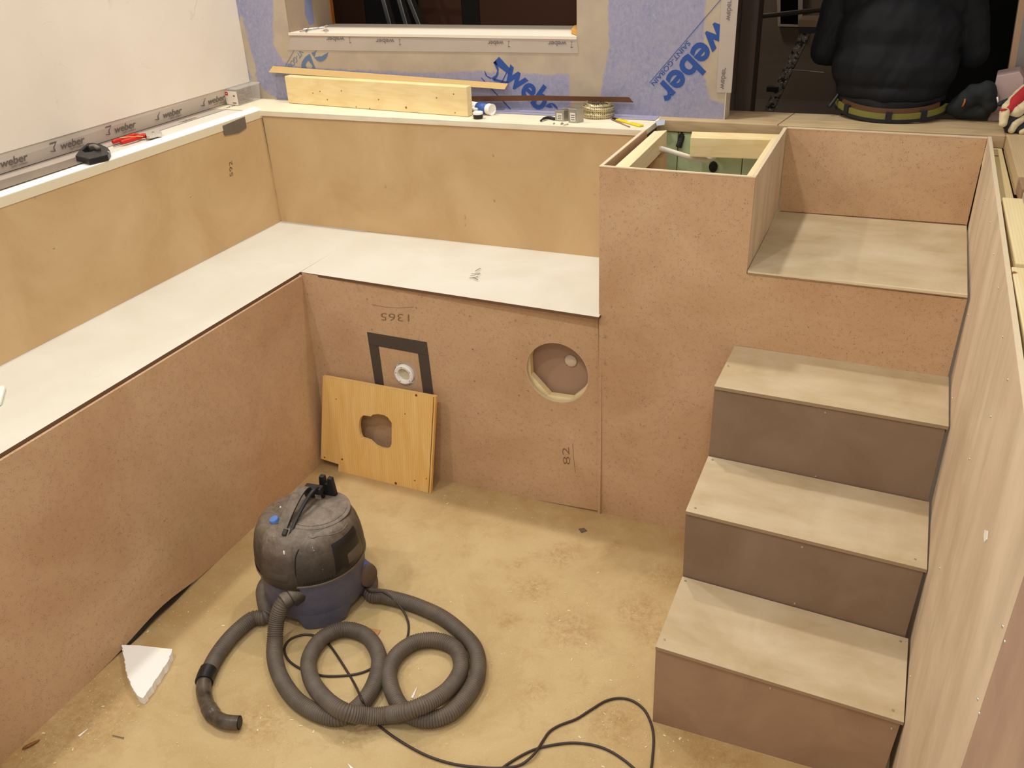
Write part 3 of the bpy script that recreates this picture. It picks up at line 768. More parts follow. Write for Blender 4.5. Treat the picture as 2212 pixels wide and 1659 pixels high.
# ================================================================== BEHIND: PLANK, CAVITY, DARK ROOM
slab = thing('threshold_plank', (.4, .85, 1.5), 'weathered thick plank across the doorway that the person sits on', 'plank')
MB().box((-.40, .748, 1.452), (.905, .985, 1.500)).build('plank', M['old'], slab, bevel=.004)
MB().quad([(.09, .747, 1.5005), (.094, .747, 1.5005), (.13, .98, 1.5005), (.125, .98, 1.5005)], (0, 0, -.002)).build('crack', M['edge'], slab)
gb = []
gy = .768
for i, (x0, x1) in enumerate([(-.385, -.312), (-.309, -.04), (-.037, .125)]):
    for j, (z0, z1) in enumerate([(1.06, 1.354), (1.357, 1.446)]):
        o = MB().box((x0, gy, z0), (x1, gy + .08, z1)).build('foam_block', M['green'], bevel=.003)
        tag(o, ['green foam block at the back left of the box cavity', 'green foam block behind the white pipe', 'green foam block at the back right of the box cavity'][i] + [', lower course', ', upper course'][j], 'foam block', 'green foam blocks inside the cavity')
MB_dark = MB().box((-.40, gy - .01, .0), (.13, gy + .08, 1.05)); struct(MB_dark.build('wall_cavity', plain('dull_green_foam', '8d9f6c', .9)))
plug = MB().lathe([(.018, 0), (.018, .006), (.012, .008), (0, .006)], U(1541, 360, 1, gy - .001), 16, (0, -1, 0), ell=1.3).build('pipe_plug', M['black'], smooth='auto')
tag(plug, 'black round plug in the green block below the white pipe', 'plug')
pp = [V((-.33, .50, 1.442))] + [U(*p, 1, yy) for p, yy in [((1436, 323), .53), ((1465, 332), .55), ((1500, 342), .585), ((1525, 345), .635), ((1541, 340), .70), ((1546, 335), .775)]]
pipe = MB().tube(spline(pp, 8), .0098, 12).build('white_pipe', M['cream'], smooth=True); tag(pipe, 'bent white plastic pipe crossing the open box cavity', 'pipe')
cp = spline([U(1478, 262, 1, .83), U(1475, 285, 1, .785), U(1470, 305, 1, .756), U(1466, 318, 1, .752)], 30)
rs = [.0125 + .0015 * math.sin(i * 1.6) for i in range(len(cp))]
tag(MB().tube(cp, rs, 12).build('corrugated_conduit', M['rubber'], smooth=True), 'black corrugated conduit coming down beside the green blocks', 'conduit')
bolt = MB().lathe([(.007, 0), (.007, .003), (.004, .004), (0, .003)], U(1580, 311, 1, .652), 8, (0, -1, 0)); bolt.build('bolt', M['steel'], box_t)
# dark room beyond
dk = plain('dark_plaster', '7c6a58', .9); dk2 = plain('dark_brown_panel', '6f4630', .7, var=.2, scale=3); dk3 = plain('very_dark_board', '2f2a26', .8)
RZ = 1.05
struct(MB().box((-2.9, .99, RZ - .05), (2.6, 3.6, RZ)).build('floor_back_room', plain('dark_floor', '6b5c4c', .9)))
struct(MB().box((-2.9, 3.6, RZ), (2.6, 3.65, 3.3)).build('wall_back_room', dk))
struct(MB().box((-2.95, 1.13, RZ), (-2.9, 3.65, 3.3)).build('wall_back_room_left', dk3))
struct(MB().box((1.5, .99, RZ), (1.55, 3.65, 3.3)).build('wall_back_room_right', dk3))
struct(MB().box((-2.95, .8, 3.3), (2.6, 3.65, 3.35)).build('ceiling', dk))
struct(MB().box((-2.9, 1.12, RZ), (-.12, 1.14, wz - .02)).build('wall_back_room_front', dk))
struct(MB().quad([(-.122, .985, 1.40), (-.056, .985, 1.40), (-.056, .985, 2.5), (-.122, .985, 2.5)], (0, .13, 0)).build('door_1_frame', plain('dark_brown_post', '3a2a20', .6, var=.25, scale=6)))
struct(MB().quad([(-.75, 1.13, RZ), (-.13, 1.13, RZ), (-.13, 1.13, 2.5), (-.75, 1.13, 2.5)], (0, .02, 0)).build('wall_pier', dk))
struct(MB().box((.12, 3.5, RZ), (1.48, 3.55, 2.9)).build('darkness_panel', plain('painted_darkness', '12110e', .9)))  # black panel added so the right of the back room stays dark
# wardrobe panels seen through the window opening
y2 = 2.2
def WP(px, py): return U(px, py, 1, y2)
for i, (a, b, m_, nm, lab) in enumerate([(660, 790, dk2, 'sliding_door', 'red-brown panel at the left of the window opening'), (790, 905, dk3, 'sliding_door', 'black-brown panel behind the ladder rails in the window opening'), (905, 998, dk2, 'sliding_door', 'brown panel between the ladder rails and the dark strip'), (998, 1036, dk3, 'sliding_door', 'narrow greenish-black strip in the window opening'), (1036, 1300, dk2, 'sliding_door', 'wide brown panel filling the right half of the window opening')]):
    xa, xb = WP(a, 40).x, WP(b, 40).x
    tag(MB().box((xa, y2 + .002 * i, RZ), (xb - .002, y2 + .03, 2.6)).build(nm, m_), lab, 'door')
alu = plain('scuffed_aluminium', '8f8c86', .4, .7, var=.4, scale=20)
la = thing('leaning_ladder', (-1.9, 1.9, RZ), 'grey ladder leaning in the dark room behind the window opening', 'ladder')
def bar(m, a, b, w_, d_):
    a, b = V(a), V(b); t = (b - a).normalized(); s_ = t.cross(V((0, 1, 0))).normalized(); n_ = s_.cross(t)
    m.obox((a + b) / 2, (b - a) / 2, s_ * w_ / 2, n_ * d_ / 2); return m
def ext(a, b, z0=RZ, z1=2.5):
    a, b = V(a), V(b); d = b - a; return a + d * ((z0 - a.z) / d.z), a + d * ((z1 - a.z) / d.z)
y3 = 1.75
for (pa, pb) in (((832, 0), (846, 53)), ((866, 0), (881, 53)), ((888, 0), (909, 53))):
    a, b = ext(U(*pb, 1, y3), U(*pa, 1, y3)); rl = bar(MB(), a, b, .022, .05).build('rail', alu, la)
    o_ = V((.012, -.026, 0)); bar(MB(), a + o_, b + o_, .003, .003).build('rail_highlight', plain('painted_rail_highlight', 'e8e2d8', .3, .3), rl)  # thin pale bar painted in as the highlight along each rail
a, b = U(833, -40, 1, y3), U(905, -40, 1, y3)
for k in range(4): bar(MB(), a + V((0, 0, -.3 * k)), b + V((.02 * k, 0, -.3 * k)), .02, .03).build('rung', alu, la)
# second ladder near the doorway
lad = thing('step_ladder', (-.2, 2.0, RZ), 'paint-spattered step ladder standing in the dark room left of the person', 'ladder')
sp = NT('spattered_aluminium'); k = sp.mix(sp.ramp(sp.noise(45, 5, rough=.7), .5, .56), col('8b8074'), col('2c2722')); k = sp.mix(sp.ramp(sp.noise(80, 4), .6, .66), k, col('d8cfc0'))
spm = sp.done(k, .5, .2)
y4 = 1.9
a, b = ext(U(1662, 237, 1, y4), U(1722, 110, 1, y4), RZ, 1.72); bar(MB(), a, b, .045, .06).build('rail', spm, lad)
a2, b2 = a + V((.55, 0.05, 0)), b + V((.40, .05, 0)); bar(MB(), a2, b2, .045, .06).build('rail', spm, lad)
MB().obox((b + b2) / 2 + V((0, 0, .03)), V((.24, 0, 0)), V((0, .10, 0)), V((0, 0, .015))).build('top_platform', plain('wooden_platform', '9b7a5a'), lad)
MB().obox((b + b2) / 2 + V((0, 0, .0)), V((.235, 0, 0)), V((0, .09, 0)), V((0, 0, .016))).build('platform_bracket', M['black'], lad)
MB().tube([U(1712, 151, 1, 1.85), U(1749, 154, 1, 1.85), U(1780, 157, 1, 1.85)], .004, 6).build('spreader_bar', plain('bright_steel_rod', 'd8d4cc', .25, .9), lad)
MB().obox(U(1670, 192, 1, 1.88), V((.03, 0, 0)), V((0, .02, 0)), V((0, 0, .012))).build('foot_bracket', M['black'], lad)
# window and rail in the back room
y5 = 3.55
wf = struct(MB().prism([[U(*p, 1, y5) for p in [(1676, -60), (1680, 57), (1733, 58), (1735, -60)]], [U(*p, 1, y5) for p in [(1686, -58), (1686, 52), (1724, 53), (1724, -58)]]], (0, .04, 0)).build('window_2_frame', plain('pale_window_frame', 'b9a48c', .6)))
struct(MB().prism([[U(*p, 1, y5) for p in [(1686, -58), (1686, 52), (1724, 53), (1724, -58)]]], (0, .03, 0)).build('window_2_glass', plain('night_glass', '0b0b0c', .1)))
struct(MB().tube([U(1600, 40, 1, 2.2), U(1728, 26, 1, 2.2), U(1900, 8, 1, 2.2)], .012, 8).build('trim_4', plain('dark_rail', '4a3c30', .5)))
# right hand planks --------------------------------------------------------
def deck(pts, z, h, mat, name, label, cat='plank', bev=.003):
    o = MB().quad([U(*p, 2, z) for p in pts], (0, 0, -h)).build(name, M[mat] if isinstance(mat, str) else mat, bevel=bev); return tag(o, label, cat)
xe = RX(0, 1.5) + T
def dbox(x0, y0, x1, y1, z, h, mat, name, label, cat='plank', xt=0):
    o = MB().quad([(x0, y0, z), (x1, y0, z), (x1 + xt, y1, z), (x0 + xt, y1, z)], (0, 0, -h)).build(name, M[mat] if isinstance(mat, str) else mat, bevel=.003); return tag(o, label, cat)
dbox(.842, -.060, .900, .735, 1.455, .06, 'plank', 'joist', 'recessed dusty pine joist between stair wall and thick deck plank', 'joist')
p0 = U(2158, 428, 2, 1.5); 
dbox(.851, -.640, .905, -.070, 1.50, .07, 'plank', 'joist', 'upper pine joist with sawn corner beside the right wall', 'joist')
dbox(.848, -.665, 1.2, -.642, 1.49, .05, plain('reddish_strip', 'a5765a'), 'cross_strip', 'reddish-brown thin strip between the two right-hand joists', 'strip')
dbox(.840, -2.4, .905, -.668, 1.50, .07, 'plank', 'joist', 'lower pine joist beyond the reddish strip at the right edge', 'joist')
dbox(.908, .18, 1.30, .745, 1.500, .06, 'plank_old', 'deck_plank', 'worn wide deck plank end in front of the gloves')
dbox(.912, .05, 1.30, .178, 1.496, .05, plain('rusty_stone', 'a2805f', .9, var=.3), 'stone_strip', 'brownish rough strip beyond the worn deck plank', 'stone strip')
dbox(.916, -2.4, 1.5, .045, 1.488, .05, plain('pale_concrete', 'bfb49c', .9, var=.2), 'concrete_slab', 'pale grey-green concrete slab right of the joists', 'slab')
dbox(.905, .75, 1.5, 1.6, 1.498, .05, 'plank_old', 'deck_plank', 'worn deck boards under the gloves', 'plank')
# lilac foam block and metal profile by the door
fb = MB().quad([(.853, 1.01, 1.50), (1.02, .985, 1.50), (.965, 1.0, 1.69), (.868, 1.01, 1.672)], (0, .06, 0))
fb = MB(); A_ = [U(*p, 1, 1.0) for p in [(2133, 262), (2212, 262), (2212, 170), (2203, 155), (2153, 164)]]
fb.prism([A_], (.01, .13, .0)); tag(fb.build('foam_offcut', plain('lilac_foam_board', 'b79c96', .85, var=.12, scale=15), bevel=.004), 'lilac-grey wedge of foam board standing at the right door jamb', 'foam board')
pr = thing('door_jamb_profile', (.9, 1.15, 1.5), 'metal and timber door jamb at the upper right edge', 'door jamb')
pb = lambda px, py: U(px, py, 1, 1.17)
MB().quad([pb(2172, 190), pb(2185, 190), pb(2256, -240), pb(2240, -240)], (0, .04, 0)).build('timber_edge', plain('dim_timber', 'b08c6c', .7), pr)
MB().quad([pb(2185, 190), pb(2204, 190), pb(2276, -240), pb(2256, -240)], (0, .02, 0)).build('steel_channel', plain('dull_steel', '8d8680', .4, .6), pr)
MB().quad([pb(2204, 190), pb(2250, 190), pb(2330, -240), pb(2276, -240)], (0, .04, 0)).build('brown_jamb', plain('jamb_brown', 'a27850', .7), pr)
# ================================================================== POOL FITTINGS
# round opening: sawn timber frame and backing behind the board
cc = hc
inner = [UP(x, y, hc - FN * .044, FN) + FN * .030 for x, y in [(1148, 770), (1150, 806), (1190, 850), (1238, 857), (1262, 838), (1290, 800), (1280, 735), (1205, 722), (1158, 735)]]
outr = [hc + ex * a + ez * b for a, b in ((-.17, -.17), (.17, -.17), (.17, .17), (-.17, .17))]
MB().prism([[p - FN * .014 for p in outr], [p - FN * .014 for p in inner]], -FN * .03).build('hole_frame', M['pine_x'], bench)
MB().prism([[hc + ex * a + ez * b - FN * .085 for a, b in ((-.2, -.2), (.17, -.2), (.17, .2), (-.2, .2))]], -FN * .01).build('backing_board', plain('dull_brown_backing', 'ad8b70', .8, var=.15, scale=5), bench)
MB().lathe([(.03, 0), (.022, .004), (.010, .006), (0, .006)], hc + ex * .03 + ez * .02 - FN * .085, 20, FN).build('backing_dimple', plain('pale_putty', 'd6c0a4', .8), bench, smooth=True)
er = MB(); er.prism([[hc + ex * (HR + .001) * math.cos(a) + ez * (HR + .001) * math.sin(a) - FN * .0005 for a in [2 * math.pi * i / 48 for i in range(48)]], [hc + ex * (HR - .0015) * math.cos(a) + ez * (HR - .0015) * math.sin(a) - FN * .0005 for a in [2 * math.pi * i / 48 for i in range(48)]]], -FN * .012)
er.build('hole_rim', M['edgelight'], bench)
fl_ = thing('inlet_fitting', fc, 'white round water inlet flange inside the dark tape frame on the bench front', 'pool inlet')
MB().lathe([(.028, -.03), (.028, .004), (.030, .012), (.040, .014), (.046, .010), (.0465, -.002), (.05, -.012)], fc, 40, FN, ell=1.02).build('flange', M['white'], fl_, smooth='auto')
MB().lathe([(.029, -.03), (.022, -.02), (.022, -.008), (.0275, -.004)], fc, 32, FN).build('threaded_throat', plain('cream_throat', 'cfc0a2', .5), fl_, smooth='auto')
MB().lathe([(.024, -.031), (0, -.031)], fc, 24, FN).build('throat_bottom', plain('dull_throat', '8f7f68', .6), fl_)
for a in (30, 100, 170, 240, 320):
    MB().lathe([(.0025, 0), (.0025, .0012), (0, .0014)], fc + FN * .0125 + (ex * math.cos(math.radians(a)) + ez * math.sin(math.radians(a))) * .037, 8, FN).build('flange_screw', M['edge'], fl_)
MB().prism([[face_pt(*p)[0] + FN * .0008 for p in [(852, 783), (880, 778), (897, 790), (904, 815), (900, 838), (886, 843), (870, 838), (856, 825), (850, 805)]], fhole], -FN * .0006).build('sealing_collar', plain('translucent_collar', 'c0a58a', .4), fl_)
tfm = thing('tape_frame', face_pt(860, 790)[0], 'dark tape stuck in a three-sided frame around the water inlet', 'tape')
for q in ([(793, 717), (922, 739), (926, 768), (797, 744)], [(797, 743), (818, 747), (831, 842), (812, 840)], [(903, 763), (926, 767), (938, 864), (916, 860)]):
    MB().prism([[face_pt(*p)[0] + FN * .0015 for p in q]], -FN * .001).build('tape_strip', M['darktape'], tfm)
# plywood offcut
B0, B1 = V((-1.649, -.105, 0)), V((-1.153, -.12, 0)); T0 = U(697, 812, 1, -.045)
PN = (B1 - B0).cross(T0 - B0).normalized()
if PN.y > 0: PN = -PN
pl = lambda pts: [UP(x, y, B0, PN) for x, y in pts]
ply = thing('plywood_offcut', (B0 + B1) / 2, 'orange plywood offcut with a lobed hole leaning in the corner of the bench', 'plywood')
hp = [(640 + x / 3.16, 580 + y / 3.16) for x, y in [(427, 1080), (430, 1040), (440, 1015), (460, 1003), (508, 1010), (522, 998), (560, 994), (600, 1002), (622, 1015), (650, 1052), (651, 1120), (650, 1195), (640, 1222), (610, 1234), (575, 1228), (540, 1212), (515, 1190), (500, 1175), (470, 1166), (445, 1158), (433, 1130)]]
op = pl([(697, 812), (941, 857), (930, 1066), (730, 1018), (731, 1003), (693, 991)])
zmin = min(p.z for p in op)
MB().prism([op, pl(hp)], -PN * .018).build('panel', M['ply'], ply, bevel=.0008)
MB().prism([[p + PN * .0006 for p in pl([(936.5, 856.5), (938, 857), (927, 1064.5), (925.5, 1064)])]], -PN * .0005).build('edge_groove', plain('dark_groove', '7c4a1c'), ply)
MB().prism([[p + PN * .0008 for p in pl([(697, 812), (941, 857), (941, 858.2), (697, 813.2)])]], -PN * .0012).build('pale_top_edge', plain('pale_ply_edge', 'e6c48a'), ply)
for (x, y, r) in ((899, 854, .006), (739, 992, .005), (855, 1044, .007), (896, 1038, .0035), (921, 1034, .003), (701, 988, .004), (875, 894, .003), (726, 862, .003)):
    c = pl([(x, y)])[0]; MB().lathe([(r, 0.0002), (0, .0006)], c, 12, PN).build('knot', plain('dark_knot', '8a4a1c') if 'dark_knot' not in bpy.data.materials else bpy.data.materials['dark_knot'], ply)
# ------------------------------------------------------------------ timber and strips on the ledge
A = U(623, 223, 2, 1.5); B = U(1011, 253, 2, 1.5)
dx = (B - A).normalized(); nb = V((-dx.y, dx.x, 0))
def slabbox(A, B, th, h, z0=0):
    d = V((-(B - A).normalized().y, (B - A).normalized().x, 0)) * th
    return [A, B, B + d, A + d, A + V((0, 0, h)), B + V((0, 0, h)), B + d + V((0, 0, h)), A + d + V((0, 0, h))]
tb = MB().hexa([p + V((0, 0, .001)) for p in slabbox(A, B, .042, .126)]).build('timber_beam', M['pine_x'], bevel=.003)
kn_m = plain('beam_knot', '9a6a34', .7)
for (x, y) in ((755, 780), (938, 775), (818, 850), (1255, 850), (1490, 918), (1750, 835), (1895, 803), (1908, 962), (1065, 912), (695, 795), (1180, 925)):
    p = UP(500 + x / 3.95, y / 3.95, A, nb); r_ = .0035 if x != 1490 else .0055
    MB().lathe([(r_, .0002), (r_ * .5, .0006), (0, .0006)], p, 10, -nb).build('knot', kn_m, tb)
tag(tb, 'long pale pine beam standing on edge on the back ledge', 'timber')
s1 = MB().hexa([U(580, 156, 1, .76), U(1090, 193, 1, .755), U(1090, 193, 1, .755) + V((0, .006, 0)), U(580, 156, 1, .76) + V((0, .006, 0)), U(589, 143, 1, .788), U(1097, 181, 1, .785), U(1097, 181, 1, .785) + V((0, .006, 0)), U(589, 143, 1, .788) + V((0, .006, 0))]).build('sawn_strip', M['chip'])
tag(s1, 'thin sawn fibreboard strip lying above the pine beam against the wall', 'wood strip')
hsb = [U(x, y, 1, .745) for x, y in ((1000, 220), (1080, 218.5), (1160, 217.5), (1260, 218.5), (1368, 221.5))]; hst = [U(x, y, 1, .745) for x, y in ((1358, 210), (1260, 208.5), (1160, 206.5), (1080, 207), (1000, 208.5))]
tag(MB().prism([hsb + hst], (0, .004, 0)).build('hardboard_strip', M['strip']), 'dark brown hardboard strip sticking out behind the right end of the pine beam', 'wood strip')
# screw and nail box
nbx = thing('nail_box', (-2.43, .67, 1.5), 'clear plastic box of nails with a white label at the corner of the left ledge', 'box')
c0 = U(516, 229, 2, 1.5); c1 = c0 + V((.0, .175, 0)); ld = V((-.078, .012, 0)); H = V((0, 0, .076))
gl = NT('clear_plastic'); gl.b.inputs['Alpha'].default_value = .24; clear = gl.done(col('f4f0e8'), .2, 0, .6)
fl2 = V((.004, -.003, 0))
MB().hexa([c0, c1, c1 + ld, c0 + ld, c0 + H + fl2, c1 + H + V((.004, .003, 0)), c1 + ld + H + V((-.003, .003, 0)), c0 + ld + H - V((.003, .003, 0))]).build('tub', clear, nbx, bevel=.003)
MB().hexa([p + (p2 * 1) for p, p2 in zip([c0 + H + V((.007, -.006, 0)), c1 + H + V((.007, .006, 0)), c1 + ld + H + V((-.006, .006, 0)), c0 + ld + H + V((-.006, -.006, 0))] * 2, [V((0, 0, 0))] * 4 + [V((0, 0, .006))] * 4)]).build('lid', clear, nbx, bevel=.002)
nl = MB()
random.seed(3)
for i in range(140):
    t = random.uniform(.12, .85); s_ = random.uniform(.1, .9); z = random.uniform(.006, .052)
    p = c0 + V((0, .175 * t, 0)) + ld * s_ + V((0, 0, z)); a = random.uniform(-.35, .35); d = V((math.sin(a), math.cos(a), random.uniform(-.25, .25))) * .02
    if (p + d).y > c1.y - .004: d *= .5
    nl.tube([p - d, p + d], .0012, 5)
nl.build('nails', plain('dull_nails', 'a48a72', .5, .3, var=.4, scale=200), nbx, kind='stuff')
lab = [c0 + V((.0012, -.0022, .004)), c0 + ld + V((0, -.0025, .004)), c0 + ld + H * .9 + V((-.003, -.0048, 0)), c0 + H * .9 + V((.0035, -.005, 0))]
nlb = MB().quad(lab, (0, .0005, 0)).build('label', plain('white_label', 'efe3d2', .6), nbx)
def onlab(a, b): return lab[0].lerp(lab[1], a).lerp(lab[3].lerp(lab[2], a), b) + V((0, -.0008, 0))
MB().quad([onlab(.72, .66), onlab(.95, .66), onlab(.95, .92), onlab(.72, .92)], (0, .0004, 0)).build('red_logo_patch', M['red'], nlb)
MB().quad([onlab(.80, .76), onlab(.88, .76), onlab(.88, .84), onlab(.80, .84)], (0, -.0004, 0)).build('logo_mark', M['white'], nlb)
MB().quad([onlab(.18, .60), onlab(.32, .60), onlab(.32, .72), onlab(.18, .72)], (0, .0004, 0)).build('printed_dot', M['ink'], nlb)
MB().quad([onlab(.15, .10), onlab(.45, .10), onlab(.45, .18), onlab(.15, .18)], (0, .0004, 0)).build('barcode', M['ink'], nlb)
# pliers
pli = thing('pliers', (-2.46, -.08, 1.5), 'red-handled pliers lying on the left ledge', 'pliers')
zz = 1.512
def LP(x, y, z=zz): return U(130 + x / 9.217, 260 + y / 9.217, 2, z)
MB().tube(spline([LP(1050, 430), LP(1250, 370), LP(1450, 300), LP(1600, 310), LP(1700, 310)], 6), [.0085] * 24 + [.009], 10).build('handle', M['red'], pli, smooth=True)
MB().tube(spline([LP(1215, 440), LP(1400, 390), LP(1560, 340), LP(1650, 300)], 6), .0095, 10).build('handle', M['red'], pli, smooth=True)
MB().tube(spline([LP(1180, 350, zz + .008), LP(1480, 320, zz + .009), LP(1650, 320, zz + .009)], 4), .002, 6).build('handle_inlay', plain('yellow_inlay', 'd8c070', .4), pli, smooth=True)
hd = [LP(x, y, zz + .006) for x, y in [(1690, 240), (1850, 195), (1960, 190), (2020, 230), (2010, 270), (1930, 275), (1780, 310), (1720, 310)]]
MB().prism([hd], (0, 0, -.012)).build('jaw', plain('bright_plier_steel', 'd6cfc4', .35, .6), pli, bevel=.001)
MB().lathe([(.005, -.001), (.004, .003), (0, .003)], LP(1850, 240, zz + .007), 12).build('pivot', M['steel'], pli)
tag(MB().tube([U(245, 317, 2, 1.503), U(262, 312, 2, 1.503)], .002, 5).build('pencil', plain('grey_pencil', '8d867c')), 'thin grey rod beside the pliers on the left ledge', 'pencil')
# saw
saw = thing('hand_saw', (-2.4, -.6, 1.5), 'hand saw with a steel blade and black handle on the left ledge', 'saw')
MB().prism([[U(*p, 2, 1.508) for p in [(-150, 446), (-150, 434), (0, 390), (168, 339), (190, 347), (0, 409)]]], (0, 0, -.0012)).build('blade', plain('saw_blade_steel', 'aa9c8c', .3, .6, var=.2, scale=12), saw)
ho = [U(*p, 2, 1.528) for p in [(162, 336), (172, 322), (188, 309), (200, 308), (218, 311), (233, 318), (237, 324), (232, 333), (190, 343), (184, 341)]]
hi_ = [U(*p, 2, 1.528) for p in [(177, 324), (188, 314), (199, 313), (203, 322), (198, 327), (184, 329)]]
shd = MB().prism([ho, hi_], (0, 0, -.026)).build('handle', M['black'], saw, bevel=.004)
MB().tube(spline([U(196, 318, 2, 1.532), U(205, 317, 2, 1.536), U(213, 322, 2, 1.534)], 5), [.010] * 10 + [.009], 10).build('grip_insert', M['vactop'], shd, smooth=True)
MB().lathe([(.005, 0), (.004, .003), (0, .003)], U(234, 329, 2, 1.525), 10, (.6, 0, .8)).build('handle_bolt', M['steel'], shd)
# items on the back ledge
ct = thing('sealant_tube', U(1040, 238, 2, 1.52), 'white and blue sealant cartridge lying beside the right end of the beam', 'tube')
a = U(1012, 229, 2, 1.523); b = U(1063, 237, 2, 1.524); ax = (b - a); Ln = ax.length; ax.normalize()
MB().lathe([(.0, 0), (.0225, 0), (.0225, Ln * .45)], a, 28, ax).build('white_end', M['white'], ct, smooth='auto')
MB().lathe([(.0228, Ln * .42), (.0228, Ln * .84)], a, 28, ax).build('blue_label', plain('blue_label', '3a62a8', .4, var=.2, scale=60), ct, smooth=True)
MB().lathe([(.0225, Ln * .82), (.0245, Ln * .86), (.0245, Ln), (.021, Ln), (.019, Ln - .008), (0, Ln - .008)], a, 28, ax).build('end_cap', M['white'], ct, smooth='auto')
def pot(px, py, r, h, label, y=None):
    c = U(px, py, 2, 1.5)
    t = thing('small_pot', c, label, 'pot')
    MB().lathe([(0, 0.0005), (r * .92, 0.0005), (r, h * .3), (r, h * .7), (r * .9, h * .72)], c, 24).build('base', M['black'], t, smooth='auto')
    MB().lathe([(r * 1.02, h * .68), (r * 1.02, h), (r * .9, h * 1.06), (0, h * 1.06)], c, 24).build('lid', M['white'], t, smooth='auto')
pot(1033, 256, .0215, .028, 'small black pot with a white lid at the beam end, nearer of two')
pot(1027, 246, .018, .026, 'small black pot with a white lid tucked behind the nearer pot')
def bracket(x0, x1, yb, yt, dep, label):
    a = U(x0, yb, 2, 1.5); b = U(x1, yb + (x1 - x0) * .07, 2, 1.5); h = (yb - yt) / 560
    t = thing('angle_bracket', (a + b) / 2, label, 'bracket')
    d = V((.02, dep, 0))
    MB().quad([a, b, b + V((0, 0, h)), a + V((0, 0, h))], V((0, .003, 0))).build('face', M['steel'], t, bevel=.001)
    MB().quad([b, b + d, b + d + V((0, 0, h)), b + V((0, 0, h))], V((-.003, 0, 0))).build('side', M['steel'], t, bevel=.001)
    MB().quad([a.lerp(b, .0) + V((0, .003, h)), b + V((0, .003, h)), b + d + V((0, 0, h)), a + d + V((0, 0, h))], (0, 0, -.003)).build('flange', M['steel'], t, bevel=.001)
    q = lambda u, v: a.lerp(b, u) + V((0, -.0012, h * v))
    plb = MB().quad([q(.25, .12), q(.85, .12), q(.8, .72), q(.2, .72)], (0, .0008, 0)).build('paper_label', plain('label_paper', 'e4dccc') if 'label_paper' not in bpy.data.materials else bpy.data.materials['label_paper'], t)
    for k in range(3): MB().quad([q(.32, .2 + k * .16), q(.74, .2 + k * .16), q(.74, .27 + k * .16), q(.32, .27 + k * .16)], (0, -.0004, 0)).build('barcode', M['ink'], plb)
bracket(1199, 1218, 261, 236, .02, 'left zinc angle bracket with a paper label on the back ledge')
bracket(1216, 1232, 256, 231, .02, 'middle zinc angle bracket standing behind the other two')
bracket(1228, 1246, 265, 233, .03, 'right zinc angle bracket with label beside the perforated strap roll')
sr = thing('perforated_strap_roll', U(1285, 250, 2, 1.5), 'coiled roll of perforated galvanised strap on the back ledge', 'strap roll')
sm_ = NT('perforated_steel'); uvn = sm_.n('ShaderNodeUVMap'); mp = sm_.n('ShaderNodeMapping'); sm_.l(uvn.outputs[0], mp.inputs[0])
vo = sm_.n('ShaderNodeTexVoronoi'); vo.inputs['Scale'].default_value = 1; vo.inputs['Randomness'].default_value = .25; sm_.l(mp.outputs[0], vo.inputs['Vector'])
perf = sm_.done(sm_.mix(sm_.ramp(vo.outputs['Distance'], .24, .30), col('3c3020'), col('c2b48c')), .35, .5)
cs = U(1283, 257, 2, 1.5) + V((0.005, .045, 0))
def band(R, z0, z1, tilt, nm='strap_turn'):
    m = MB(); n = 56; uvs = []
    for i in range(n + 1):
        t = 2 * math.pi * i / n
        for z in (z0, z1):
            m.v.append(cs + V((R * math.cos(t), R * .92 * math.sin(t), z + tilt * math.cos(t + .6))))
    for i in range(n): m.f.append((2 * i, 2 * i + 2, 2 * i + 3, 2 * i + 1))
    o = m.build(nm, perf, sr, smooth=True, weld=False)
    uv = o.data.uv_layers.new(name='UVMap')
    for p in o.data.polygons:
        for li in p.loop_indices:
            vi = o.data.loops[li].vertex_index; uv.data[li].uv = ((vi // 2) / n * 2 * math.pi * R / .0085, (vi % 2) * (z1 - z0) / .0085)
    s_ = o.modifiers.new('t', 'SOLIDIFY'); s_.thickness = .0012
for R, a, b, ti in ((.068, .003, .023, .001), (.066, .018, .038, .003), (.068, .032, .050, -.003), (.060, .035, .055, .006), (.050, .040, .060, -.006), (.055, .008, .028, .0)): band(R, a, b, ti)
kn = thing('utility_knife', U(1360, 262, 2, 1.5), 'yellow utility knife lying near the right end of the back ledge', 'knife')
a = U(1333, 256, 2, 1.508); b = U(1386, 270, 2, 1.508); d = (b - a); n_ = V((-d.y, d.x, 0)).normalized() * .012
MB().quad([a - n_ * .8, b - n_, b + n_, a + n_ * .8], (0, 0, -.007)).build('body', M['yellow'], kn, bevel=.002)
MB().quad([a.lerp(b, .45) - n_ * .4 + V((0, 0, .0006)), a.lerp(b, .58) - n_ * .4 + V((0, 0, .0006)), a.lerp(b, .58) + n_ * .4 + V((0, 0, .0006)), a.lerp(b, .45) + n_ * .4 + V((0, 0, .0006))], (0, 0, -.0004)).build('logo_patch', M['white'], kn)
c = a - d.normalized() * .028
MB().quad([c - n_ * .5, a - n_ * .7, a + n_ * .7, c + n_ * .6], (0, 0, -.006)).build('slider', M['black'], kn, bevel=.001)
tag(MB().tube([U(1320, 257, 2, 1.504), U(1360, 274, 2, 1.503)], .0028, 8).build('drill_bit', plain('brownish_bit', '9a7f70', .4, .4), smooth=True), 'thin brownish drill bit lying just in front of the yellow knife', 'drill bit')
hb = MB().tube(spline([U(1168, 261, 2, 1.506), U(1175, 256, 2, 1.509), U(1186, 254, 2, 1.508), U(1198, 257, 2, 1.506)], 5), [.004] * 5 + [.006] * 6 + [.007] * 5, 8).build('rubber_nozzle', M['black'], smooth=True)
tag(hb, 'black rubber nozzle lying left of the angle brackets on the ledge', 'nozzle')
